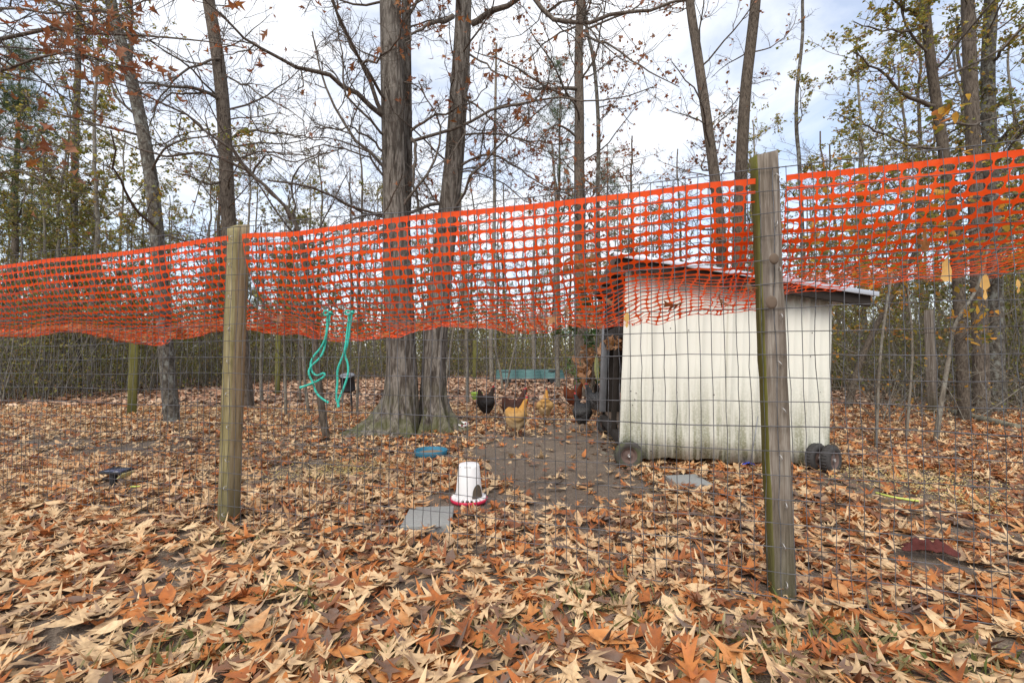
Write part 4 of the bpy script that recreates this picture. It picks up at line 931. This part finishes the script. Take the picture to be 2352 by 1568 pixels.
def net(s0, s1, label, shear=0.0, cut=None, seed=0):
    rng = np.random.default_rng(seed); nu = int(round((s1 - s0) / PU)); n = 16; a = np.linspace(0, 2 * np.pi, n, endpoint=False)
    ca, sa = np.cos(a), np.sin(a); e = 2 / 2.9
    hx = np.sign(ca) * np.abs(ca) ** e; hy = np.sign(sa) * np.abs(sa) ** e; m = np.maximum(np.abs(ca), np.abs(sa)); ox, oy = ca / m, sa / m
    I, J = np.meshgrid(np.arange(nu), np.arange(NV)); I = I.ravel(); J = J.ravel()
    if cut is not None: k = ~cut(I, J, nu); I, J = I[k], J[k]
    B = len(I); cx = s0 + (I + .5) * PU; cy = (J + .5) * PV
    rx = PU / 2 - rng.uniform(.0022, .0036, B); ry = PV / 2 - rng.uniform(.0062, .0080, B); ry = np.where(J == 0, ry - .002, ry)
    HU = cx[:, None] + hx * rx[:, None]; HV = cy[:, None] + hy * ry[:, None] + np.where(J == 0, .004, 0)[:, None]
    OU = cx[:, None] + ox * PU / 2; OV = cy[:, None] + oy * PV / 2; OV = np.where((J == 0)[:, None] & (oy < -.99), OV - .014, OV)
    U = np.concatenate([HU, OU], 1).ravel(); V = np.concatenate([HV, OV], 1).ravel(); U = U + shear * V * np.clip((U - s0 - .1), 0, 1)
    P = drape(U, V)
    base = (np.arange(B) * 2 * n)[:, None]; j = np.arange(n)[None]; j2 = (j + 1) % n
    F = np.stack([base + j, base + n + j, base + n + j2, base + j2], -1).reshape(-1, 4)
    c = fp((s0 + s1) / 2); o0 = np.array([c[0], c[1], 0]); g = Geo(); g.add(P - o0, F)
    o = part('safety_net', g, M_net); o.location = o0; weld(o); tag(o, label, 'netting', 'orange safety netting along the fence')
net(-4.05, -.055, 'orange safety netting sagging back as a shelf beyond the tan post', seed=1)
net(.055 - 7 * PU, 2.93, 'orange safety netting stretched between the tan post and the grey post', seed=2, cut=lambda I, J, nu: (I < 7 - np.clip((J - 7) * .8, 0, 7)) | (I >= nu - 1) & (J > 1) & (J < 4) | (I >= nu - 2) & (J >= 15) & (J % 3 == 0))
rc = np.random.default_rng(8); ragged = rc.integers(0, 3, 200)
net(3.062, 4.75, 'orange safety netting with a torn lower edge beyond the grey post', shear=-.18, seed=3, cut=lambda I, J, nu: J > 22 - np.clip((I - 9) * .3, 0, 3) - ragged[I] * (I > 9))
# patch of net carried round behind the grey post
net(2.86, 3.10, 'short end of orange netting passing behind the grey post', seed=4, cut=lambda I, J, nu: J < 4)

# leaves caught in the netting
rl = np.random.default_rng(12); q = 0
caught = Geo(); spots_c = []
def net_leaf(u, v, Y, size, tpl, mat, label, rot, name='caught_leaf', group='leaves caught in the orange netting'):
    g = Geo(); V, F = tpl; g.add(V * size, F, 0, np.full(len(V), rl.uniform(0, 1))); o = part(name, g, mat, None, True); o.location = [float(x) for x in D(u, v, Y)]; o.rotation_euler = rot; tag(o, label, 'leaf', group)
for (u, v, dY) in ((1005, 712, .25), (1355, 668, .3), (1300, 715, .25), (1655, 690, .12), (1270, 735, .3), (900, 700, .3), (1180, 728, .3), (1440, 700, .3), (1720, 660, .05), (700, 742, .3), (1090, 735, .35), (640, 735, .3), (600, 748, .3), (820, 745, .3), (2125, 560, .1), (2035, 640, .2), (1395, 690, .25), (1550, 700, .2)):
    k = (u - 1176) / FD; s = (2.81 * k + 1.745) / (.96 + .285 * k); Y = fp(s)[1] + dY
    net_leaf(u, v, Y, rl.uniform(.09, .14), T_near[int(rl.integers(0, 28))], M_tan if rl.random() < .6 else M_oakleaf, 'dry brown oak leaf caught in the orange netting', (rl.uniform(-1.2, 1.2), rl.uniform(-1.3, 1.3), rl.uniform(0, 6)))
# leaves on the shelf of net at the left
g = Geo(); n = 620; ss = rl.uniform(-3.8, -.15, n); vv = rl.uniform(.68, 1.17, n); q = drape(ss, vv); q[:, 2] += .012
c = fp(-1.3); o0 = np.array([c[0], c[1], 0]); scatter(g, rl, T_mid, q - o0, rl.uniform(.07, .13, n), .35, rl.uniform(0, 1, n))
o = part('netted_leaf_litter', g, M_tan, None, True); o.location = o0; o['kind'] = 'stuff'; o['label'] = 'dry leaves lying in the sagging shelf of orange netting'; o['category'] = 'leaf litter'
g = Geo(); n = 130; ss = rl.uniform(.1, 2.3, n); vv = rl.uniform(.85, 1.17, n); q = drape(ss, vv); q[:, 2] += .012
scatter(g, rl, T_mid, q - o0, rl.uniform(.06, .11, n), .35, rl.uniform(0, 1, n))
o = part('netted_leaf_litter', g, M_tan, None, True); o.location = o0; o['kind'] = 'stuff'; o['label'] = 'dry leaves lying in the netting between the two posts'; o['category'] = 'leaf litter'
# pale orange strips hanging from the torn edge
STRIP = [(0, .03, 0), (.2, .13, .2), (.5, .17, .5), (.8, .2, .8), (.97, .12, .93)]; STRIP2 = [(0, .02, 0), (.15, .12, .15), (.45, .16, .45), (.62, .03, .62), (.85, .09, .85), (1, .01, 1)]
for (u, v, L, st, lab) in ((2174, 622, .098, STRIP, 'broad pale orange strip hanging from the torn netting'), (2263, 660, .105, STRIP2, 'pale yellow leaf with a dangling tip hanging below the netting'), (2340, 657, .055, STRIP2, 'small yellow leaf dangling beside the fence wires'), (1440, 735, .075, STRIP2, 'narrow orange leaf hanging in front of the coop corner')):
    k = (u - 1176) / FD; s = (2.81 * k + 1.745) / (.96 + .285 * k)
    net_leaf(u, v, fp(s)[1] + .02, L, leaf_tpl(rl, st, .5), M_paleorange, lab, (rl.uniform(-.2, .2), math.pi / 2, math.atan2(FDIR[1], FDIR[0]) + 1.57), 'hanging_strip', None)
net_leaf(1370, 845, 5.6, .34, leaf_tpl(rl, [(0, .01, 0), (.2, .06, .2), (.6, .09, .6), (.85, .05, .85), (1, .005, 1)], .3), M_palegreen, 'long pale green leaf hanging beside the open side of the coop', (0, 1.5, 1.4), 'hanging_leaf', None)

# ------------------------------------------------------------------ teal ropes tied to the netting
def rope(name_label, strands, knot, Y):
    b = D(knot[0], knot[1], Y); root = thing('rope', name_label, 'rope', b, 0, None)
    for pts in strands:
        P = np.array([D(u, v, Y + dy) for (u, v, dy) in pts]) - b; P = smooth_path(P, 70); n = 70; g = Geo()
        T = nrm(np.gradient(P, axis=0)); U = nrm(np.cross(T, np.array([0, 1, .01]))); Vv = np.cross(T, U); s = np.concatenate([[0], np.cumsum(np.linalg.norm(np.diff(P, axis=0), axis=1))])
        P2 = resample(P, 160); s = np.linspace(0, s[-1], 160); T = nrm(np.gradient(P2, axis=0)); U = nrm(np.cross(T, np.array([0, 1, .01]))); Vv = np.cross(T, U)
        for k in range(3):   # three laid yarns
            a = s / .028 * 2 * np.pi + k * 2.094; Q = P2 + .0032 * (np.cos(a)[:, None] * U + np.sin(a)[:, None] * Vv); r = np.full(160, .0036); r[-6:] = np.linspace(.0036, .0065, 6); g.add(*tubes(Q, r, 6))
        part('strand', g, M_rope, root, True)
    g = Geo(); a = np.linspace(0, 2 * np.pi * 1.1, 22); P = np.stack([.015 * np.cos(a) - .012, -.006 + .004 * np.sin(a * 2), .013 * np.sin(a)], 1); g.add(*tubes(P, np.full(22, .0052), 6)); 
    a = np.linspace(0, 2 * np.pi * 1.6, 26); P = np.stack([.009 * np.cos(a) + .010, .009 * np.sin(a), .012 - .02 * a / 10 ], 1); g.add(*tubes(P, np.full(26, .0058), 6)); part('knot', g, M_rope, root, True)
rope('teal rope whose two strands cross and splay apart at the ends', [[(758, 722, 0), (752, 760, 0), (741, 795, .01), (716, 822, .02), (712, 845, .02), (738, 880, .01), (747, 905, .0), (738, 935, 0), (722, 860 + 18, 0)][:5] + [(722, 868, .0), (740, 893, 0), (742, 905, 0), (728, 872 + 20, 0)][:0] + [(730, 860, .01), (745, 838 + 10, .0)][:0] + [(726, 866, 0), (744, 846 + 8, .0), (748, 862, 0), (733, 873, -.01), (712, 882, -.01), (690, 890, 0)],
      [(753, 722, .01), (750, 765, .02), (746, 800, .02), (736, 822, .01), (712, 842, 0), (708, 858, 0), (720, 880, .01), (724, 898, .01), (735, 912, 0), (754, 924, 0)]], (755, 719), 2.66 + .0)
rope('teal rope hanging as a long narrow loop beside the splayed one', [[(808, 720, 0), (803, 760, 0), (799, 790, .01), (790, 812, .01), (800, 835, .01), (800, 860, 0), (790, 890, 0), (776, 922, 0), (778, 934, 0)],
      [(803, 720, .01), (797, 765, .02), (794, 795, 0), (787, 820, 0), (774, 848, 0), (776, 880, .01), (771, 910, 0), (778, 932, .01)]], (805, 718), 2.63)

# ------------------------------------------------------------------ things on the ground
b = G(1077, 1152); fd = thing('poultry_feeder', 'white tapered poultry feeder standing in a round red pan', 'feeder', b)
g = Geo(); g.add(*lathe([(0, .004), (.118, .004), (.131, .012), (.134, .03), (.129, .033), (.122, .02), (0, .018)], 40)); part('pan', g, M_red, fd, True)
g = Geo(); g.add(*lathe([(.094, .035), (.096, .05), (.076, .255), (.070, .272), (.05, .276), (0, .277)], 40)); part('hopper', g, M_white, fd, True)
g = Geo(); g.add(*lathe([(.0, .021), (.119, .024)], 30)); part('feed', g, M_feed, fd)
for k in range(22):
    a = k * 2 * math.pi / 22; c, s = math.cos(a), math.sin(a); g = Geo(); V, F = box(.036, .010, .020, (.107, 0, .034)); g.add(V @ np.array([[c, s, 0], [-s, c, 0], [0, 0, 1]]), F); part('divider', g, M_white, fd, bevel=.002)
a = np.linspace(-1.25, -.25, 13); V = []; 
for q, an in enumerate(a):
    t = (q - 6) / 6.0; zt = .055 + .085 * math.sqrt(max(0, 1 - t * t)); r = lambda z: .0972 - (z - .05) * .0975 + .0022
    for z in (.048, (.048 + zt) / 2, zt): V.append((r(z) * math.cos(an), r(z) * math.sin(an), z))
j = np.arange(12) * 3; g = Geo(); g.add(V, np.concatenate([np.stack([j, j + 3, j + 4, j + 1], 1), np.stack([j + 1, j + 4, j + 5, j + 2], 1)])); part('feed_window', g, M_feeddark, fd, True, label='arched see-through patch showing dark feed inside the hopper')
g = Geo(); g.add(*tubes(np.array([(-.06, -.045, .257), (-.02, -.072, .262), (.02, -.072, .262)]), np.full(3, .0025), 5)); part('handle_wire', g, M_wire, fd)

b = G(990, 1048); pan = thing('feed_pan', 'shallow round blue rubber pan of feed near the oak roots', 'pan', b)
g = Geo(); g.add(*lathe([(0, .003), (.150, .003), (.168, .03), (.174, .072), (.168, .076), (.160, .07), (.150, .02), (0, .018)], 44)); part('pan_wall', g, M_bluepan, pan, True)
g = Geo(); V, F = lathe([(0, .040), (.06, .044), (.154, .038)], 30); g.add(V, F); part('feed', g, M_feed, pan, True)

def slab(pts, th, label):
    P = np.array([G(u, v) for u, v in pts]); c = P.mean(0); P = P - c; g = Geo(); n = len(P); top = P.copy(); top[:, 2] = th; bot = P.copy(); bot[:, 2] = -.03
    V = np.concatenate([bot, top]); F = [np.array([[7, 6, 5, 4][::-1]])] + [np.array([[k, (k + 1) % 4, (k + 1) % 4 + 4, k + 4]]) for k in range(4)]
    for f in F: g.F.append(f); g.M.append(np.zeros(1, np.int32))
    g.V.append(V.astype(np.float32)); g.A.append(np.zeros(8, np.float32)); g.n = 8
    o = part('paving_slab', g, M_paver, bevel=.006); o.location = c; tag(o, label, 'paving slab')
slab([(918, 1226), (1036, 1221), (1043, 1176), (942, 1179)], .045, 'grey concrete slab half covered by leaves in front of the feeder')
slab([(1566, 1129), (1638, 1123), (1597, 1098), (1528, 1102)], .04, 'grey concrete slab lying in front of the coop')

b = G(262, 1119) + (0, 0, .045); sl = thing('solar_light', 'small black solar light on a short stake among the leaves', 'solar light', b, -.15)
Rt = [[1, 0, 0], [0, math.cos(.12), -math.sin(.12)], [0, math.sin(.12), math.cos(.12)]]
g = Geo(); g.add(*box(.20, .125, .016, (-.005, .02, .082), Rt)); part('housing', g, M_blackpl, sl, bevel=.004)
g = Geo(); g.add(*box(.18, .105, .003, (-.005, .02, .0925), Rt)); part('solar_panel', g, M_solar, sl)
g = Geo(); V, F = box(.012, .105, .045, (.098, .03, .052)); V[V[:, 2] < .05, 0] -= .05; g.add(V, F); part('lens', g, M_lens, sl, bevel=.003)
g = Geo(); g.add(*box(.038, .038, .11, (-.005, .0, .02))); part('stake', g, M_blackpl, sl, bevel=.004)

b = G(808, 958); bk = thing('drum_feeder', 'dark tilted drum feeder on a thin black stake behind the ropes', 'feeder', b)
tl = .30; Rt = np.array([[1, 0, 0], [0, math.cos(tl), -math.sin(tl)], [0, math.sin(tl), math.cos(tl)]]); off = np.array([-.06, 0, .46])
g = Geo(); V, F = lathe([(0, 0), (.10, 0), (.118, .02), (.122, .05), (.118, .055), (.122, .27), (.126, .28), (.122, .29)], 30); g.add(V @ Rt.T + off, F); part('drum', g, M_blackpl, bk, True)
g = Geo(); V, F = lathe([(.124, .288), (.12, .30), (.10, .305), (0, .312)], 30); g.add(V @ Rt.T + off, F); part('lid', g, M_galv, bk, True)
g = Geo(); g.add(*tubes(np.array([(0, .02, -.05), (-.01, .02, .25), (-.03, .03, .5)]), np.full(3, .014), 8)); part('stake', g, M_blackpl, bk, True)

b = G(1095, 921); lb = thing('bucket', 'lime green bucket with a dark handle beside the black hen', 'bucket', b)
g = Geo(); g.add(*lathe([(0, .004), (.095, .004), (.105, .02), (.142, .205), (.147, .21), (.14, .2), (.1, .02), (0, .015)], 30)); part('shell', g, M_lime, lb, True)
a = np.linspace(0, math.pi, 16); g = Geo(); g.add(*tubes(np.stack([.145 * np.cos(a), -.05 - .1 * np.sin(a), .19 - .10 * np.sin(a)], 1), np.full(16, .005), 6)); part('handle', g, M_blackpl, lb, True)

b = G(1056, 992) + (.02, .05, 0); o = part('bowl', Geo().add(*lathe([(0, .003), (.05, .003), (.058, .012), (.088, .10), (.092, .125), (.086, .12), (.05, .02), (0, .015)], 30)), M_spot, None, True); o.location = b; o.rotation_euler = (.12, .1, 0); tag(o, 'white bowl with dark red spots beside the oak root', 'bowl')

# teal sheets on blocks
b = G(1217, 882); sh = thing('metal_sheet_cover', 'low sloping cover of ribbed teal metal sheets on dark blocks', 'metal cover', b, .02)
for k in range(3):
    xs, zs = [], []; x0 = -1.38 + k * .93
    for r in np.arange(0, .92, .23):
        for (dx, dz) in ((0, 0), (.02, .025), (.05, .025), (.07, 0)): xs.append(x0 + r + dx); zs.append(dz)
    xs.append(x0 + .95); zs.append(.003)
    # sheets lie with their ribs running across, so turn the profile up the slope
    m = 9; V = []
    prof = [(0, 0), (.16, 0), (.18, .025), (.21, .025), (.23, 0), (.46, 0), (.48, .025), (.51, .025), (.53, 0), (.74, 0), (.76, .025), (.79, .025), (.81, 0), (.95, 0)]
    sl_ = math.atan2(.40, .95)
    for x in (x0, x0 + .945):
        for (t, d) in prof: V.append((x + (.06 if t > .4 else 0) * (1 - 2 * t) * 0, t * math.cos(sl_) - d * math.sin(sl_), .20 + t * math.sin(sl_) + d * math.cos(sl_) + .004 * k))
    n = len(prof); j = np.arange(n - 1); g = Geo(); g.add(V, np.stack([j, j + n, j + n + 1, j + 1], -1)); o = part('metal_sheet', g, M_teal, sh); md = o.modifiers.new('s', 'SOLIDIFY'); md.thickness = .004
for x in (-.95, .98):
    g = Geo(); g.add(*box(.38, .2, .20, (x, .12, .10))); part('front_block', g, M_block, sh, bevel=.01)
    g = Geo(); g.add(*box(.38, .2, .50, (x, .72, .25))); part('rear_block', g, M_block, sh, bevel=.01)
g = Geo(); g.add(*box(.42, .16, .03, (1.02, .70, .60))); part('loose_board', g, M_post_grey, sh, bevel=.004)
g = Geo(); g.add(*tubes(np.array([(.85, .5, .5), (1.1, .6, .55), (1.4, .7, .56)]), np.array([.02, .018, .012]), 6)); part('stick', g, M_bark_dark, sh, True)

P = np.array([D(1320, 912, 10.4), D(1325, 860, 10.5), D(1329, 838, 10.6)]); P[0, 2] = 0
g = Geo(); g.add(*tubes(P - P[0], np.full(3, .014), 8)); o = part('pole', g, M_redpole, None, True); o.location = P[0]; tag(o, 'thin red pole leaning against the oak behind the hens', 'pole')
def log(name, a, c, r0, r1, mat, label, cat='log'):
    a = G(*a); c = G(*c); n = 14; P = np.linspace(a, c, n); P[:, 2] += np.linspace(r0, r1, n) * .8; P[:, 0] += .02 * np.sin(np.arange(n)); R = np.linspace(r0, r1, n) * (1 + .08 * np.sin(np.arange(n) * 2.1))
    g = Geo(); g.add(*tubes(P - a, R, 12, True)); o = part(name, g, mat, None, True); o.location = a; tag(o, label, cat)
log('fallen_log', (2186, 953), (2350, 990), .065, .05, M_log, 'grey fallen log on the leaves right of the pale post')
log('fallen_branch', (2075, 918), (2140, 938), .035, .04, M_log, 'pale fallen branch lying left of the pale post', 'branch')
log('fallen_branch', (1262, 906), (1245, 838), .03, .02, M_bark_dark, 'dark stick lying toward the teal sheets', 'branch')
log('fallen_branch', (2220, 1000), (2352, 1010), .012, .008, M_log, 'thin fallen stick on the leaves below the grey log', 'branch')
log('fallen_branch', (1380, 1040), (1425, 1052), .008, .005, M_log, 'thin twig on the bare soil before the coop wheel', 'branch')

P = np.array([G(2012, 1131, .04), G(2045, 1140, .055), (G(2080, 1146, .045)), G(2110, 1150, .04)]); P = smooth_path(P, 24); g = Geo(); g.add(*tubes((P - P[0]) * (1, 1, 1), np.full(24, .0075), 8, True)); o = part('hose_scrap', g, M_strap, None, True); o.location = P[0]; tag(o, 'short yellow-green hose scrap lying on the leaves', 'hose')
P = np.array([G(300, 1117, .035), G(322, 1116, .04)]); g = Geo(); g.add(*tubes(P - P[0], np.full(2, .006), 6, True)); o = part('hose_scrap', g, M_strap, None, True); o.location = P[0]; tag(o, 'tiny yellow-green scrap beside the solar light', 'hose')
def rag(c, sx, sy, h, mat, label, seed, name='rag'):
    n = 22; x, y = np.meshgrid(np.linspace(-1, 1, n), np.linspace(-1, 1, n)); r = np.hypot(x, y)
    z = h * (.25 + 1.1 * np.abs(fbm(x * 2 + seed, y * 2, seed) - .47) * 2.2) * np.clip(1.35 - r, 0.05, 1); edge_ = 1 - .3 * vnoise(np.arctan2(y, x) * 2, r * 0 + seed, 4) * (r > .6)
    V = np.stack([x * sx * edge_, y * sy * edge_, z], -1); i = np.arange(n - 1)[:, None] * n; j = np.arange(n - 1)[None]
    g = Geo(); g.add(V, np.stack([i + j, i + j + 1, i + n + j + 1, i + n + j], -1).reshape(-1, 4)); o = part(name, g, mat, None, True); o.location = c + np.array((0, 0, .045)); tag(o, label, 'rag')
    md = o.modifiers.new('s', 'SOLIDIFY'); md.thickness = .004; return o
rag(G(2130, 1284), .13, .05, .085, M_rag, 'crumpled dark red rag lying on the leaves beyond the grey post', 2).rotation_euler = (0, 0, -.35)
rag(G(1716, 1076), .07, .05, .06, M_blue, 'scrap of bright blue tarp under the edge of the coop', 5, 'tarp_scrap')

# ------------------------------------------------------------------ hens
def m_feather(name, body, neck, speck, sscale=34, amt=.4, belly=None):
    t = NT(name); co = t.coord(); z = t.sep(co)[2]; f = t.noise(t.coord('Object', (1, 1, 1.6)), sscale, 5, .7)
    c = t.mix(t.ramp(f, [(.42, 0.0), (.62, amt)]), body, speck)
    c = t.mix(t.ramp(z, [(.27, 0.0), (.34, 1.0)]), c, neck)
    if belly: c = t.mix(t.ramp(z, [(.15, 1.0), (.24, 0.0)]), c, belly)
    c = t.mix(t.ramp(z, [(.085, 1.0), (.105, 0.0)]), c, (.42, .27, .16))
    return t.bsdf(c, .75, 0, f, .5, .006, .2)
F_buff = m_feather('buff_feathers', (.42, .25, .09), (.44, .215, .045), (.24, .125, .045), belly=(.47, .35, .2))
F_black = m_feather('black_feathers', (.014, .012, .012), (.035, .022, .016), (.05, .042, .035))
F_brown = m_feather('brown_feathers', (.035, .015, .010), (.055, .02, .012), (.03, .016, .012))
F_red = m_feather('red_feathers', (.11, .028, .010), (.16, .04, .012), (.07, .02, .01))
F_bar = m_feather('barred_feathers', (.014, .014, .015), (.022, .022, .024), (.10, .095, .09), 70, .8)
F_grey = m_feather('grey_feathers', (.025, .025, .027), (.03, .03, .032), (.14, .135, .13), 50, .7)
M_comb = m_simple('red_comb', (.42, .025, .02), .5, var=.2)
M_beak = m_simple('horn_beak', (.35, .25, .12), .5)
def hen(pos, rz, mat, label, sc=1.0, tail=1.0, neck=(0, 0), headdown=0.0):
    root = thing('hen', label, 'hen', pos, rz, 'hens loose in the pen'); root.scale = (sc * .86, sc * .95, sc * 1.2)
    S = [(-.205, .345 * tail + .01, .010, .022), (-.180, .325 * tail + .01, .024, .050), (-.150, .285, .052, .072), (-.110, .250, .088, .098), (-.05, .225, .112, .116), (.015, .215, .118, .122), (.065, .232, .106, .116), (.100, .270, .080, .088),
         (.118 + neck[0] * .4, .312, .056, .060), (.134 + neck[0] * .7, .350 + neck[1] * .5, .042, .044), (.150 + neck[0], .382 + neck[1], .032, .033), (.172 + neck[0], .408 + neck[1], .029, .029), (.192 + neck[0], .416 + neck[1], .024, .023), (.212 + neck[0], .412 + neck[1], .012, .012)]
    S = np.array(S); t = np.linspace(0, 1, len(S)); tt = np.linspace(0, 1, 40); S = np.stack([np.interp(tt, t, S[:, k]) for k in range(4)], 1)
    for _ in range(2): S[1:-1] = (S[:-2] + 2 * S[1:-1] + S[2:]) / 4
    T = nrm(np.gradient(S[:, :2], axis=0)); k = 20; a = np.linspace(0, 2 * np.pi, k, endpoint=False); V = []
    for q in range(40):
        nx_, nz_ = -T[q, 1], T[q, 0]
        for an in a:
            fl = 1 + .05 * math.sin(an * 5 + q * .9); V.append((S[q, 0] + nx_ * math.sin(an) * S[q, 3] * fl, math.cos(an) * S[q, 2] * fl, S[q, 1] + nz_ * math.sin(an) * S[q, 3] * fl))
    i = np.arange(39)[:, None] * k; j = np.arange(k)[None]; j2 = (j + 1) % k; g = Geo(); g.add(V, [np.stack([i + j, i + j2, i + k + j2, i + k + j], -1).reshape(-1, 4), np.array([list(range(k))[::-1]]), np.array([[39 * k + x for x in range(k)]])])
    for s in (-1, 1):
        g.add(*tubes(np.array([(-.01, s * .055, .20), (.0, s * .052, .15), (.005, s * .048, .11), (-.005, s * .046, .09)]), np.array([.055, .046, .028, .014]), 10, True))
        g.add(*tubes(np.array([(-.004, s * .046, .10), (-.012, s * .046, .06), (.004, s * .046, .014)]), np.array([.0105, .0095, .0095]), 8, True))
        for an, L in ((-.45, .055), (0, .065), (.45, .055), (math.pi, .035)):
            g.add(*tubes(np.array([(.0, s * .046, .012), (.0 + L * .5 * math.cos(an), s * .046 + L * .5 * math.sin(an), .012), (L * math.cos(an), s * .046 + L * math.sin(an), .006)]), np.array([.008, .007, .005]), 6, True))
        # folded wing swelling
        W_ = np.array([(.085, s * .085, .262), (.03, s * .102, .245), (-.05, s * .097, .232), (-.125, s * .070, .238), (-.17, s * .045, .262)]); g.add(*tubes(smooth_path(W_, 12), np.array([.02, .034, .042, .047, .05, .05, .047, .043, .038, .03, .022, .012]), 10, True))
    o = part('body', g, mat, root, True); md = o.modifiers.new('fuse', 'REMESH'); md.mode = 'VOXEL'; md.voxel_size = .0075; md.use_smooth_shade = True
    hx, hz = .188 + neck[0], .428 + neck[1]
    pr = [(-.030, .0), (-.028, .018), (-.018, .012), (-.012, .030), (-.002, .016), (.006, .032), (.013, .014), (.020, .022), (.026, .004), (.02, -.006)]
    V = [(hx + x, y, hz + z) for y in (-.004, .004) for x, z in pr]; n = len(pr); g = Geo(); g.add(V, [np.array([list(range(n))]), np.array([[n + x for x in range(n)][::-1]]), np.stack([np.arange(n), np.arange(n) + n, (np.arange(n) + 1) % n + n, (np.arange(n) + 1) % n], 1)]); part('comb', g, M_comb, root)
    for s in (-1, 1):
        g = Geo(); V, F = lathe([(0, -.022), (.008, -.017), (.009, -.006), (.004, .003), (0, .004)], 10); g.add(V + (hx + .012, s * .009, hz - .032), F); part('wattle', g, M_comb, root, True)
    g = Geo(); g.add(*tubes(np.array([(hx + .012, 0, hz - .013), (hx + .032, 0, hz - .017), (hx + .044, 0, hz - .024)]), np.array([.009, .006, .001]), 8, True)); part('beak', g, M_beak, root, True)
    return root
hen(G(1186, 1006), math.radians(30), F_buff, 'buff golden hen with a long raised neck in front of a dark brown hen', .98, .86)
hen(G(1252, 972), math.radians(78), F_buff, 'buff golden hen seen from behind between the other hens', 1.0, .72)
hen(G(1182, 990) + (0, .05, 0), math.radians(30), F_brown, 'dark brown hen half hidden behind the buff hen', 1.12, 1.0)
hen(G(1117, 966), math.radians(48), F_black, 'black hen with a red comb near the lime bucket', 1.05, 1.15)
hen(G(1337, 993), math.radians(118), F_bar, 'speckled black hen standing alone before the coop door', 1.0, 1.1)
hen(G(1318, 945), math.radians(5), F_red, 'rust red hen under the red pole', 1.08, 1.05)
hen(G(1370, 958), math.radians(170), F_grey, 'grey streaked hen beside the rear coop wheel', 1.1, 1.0)
hen(G(1384, 945), math.radians(40), F_black, 'black hen mostly hidden by the rear coop post', 1.15, 1.1)
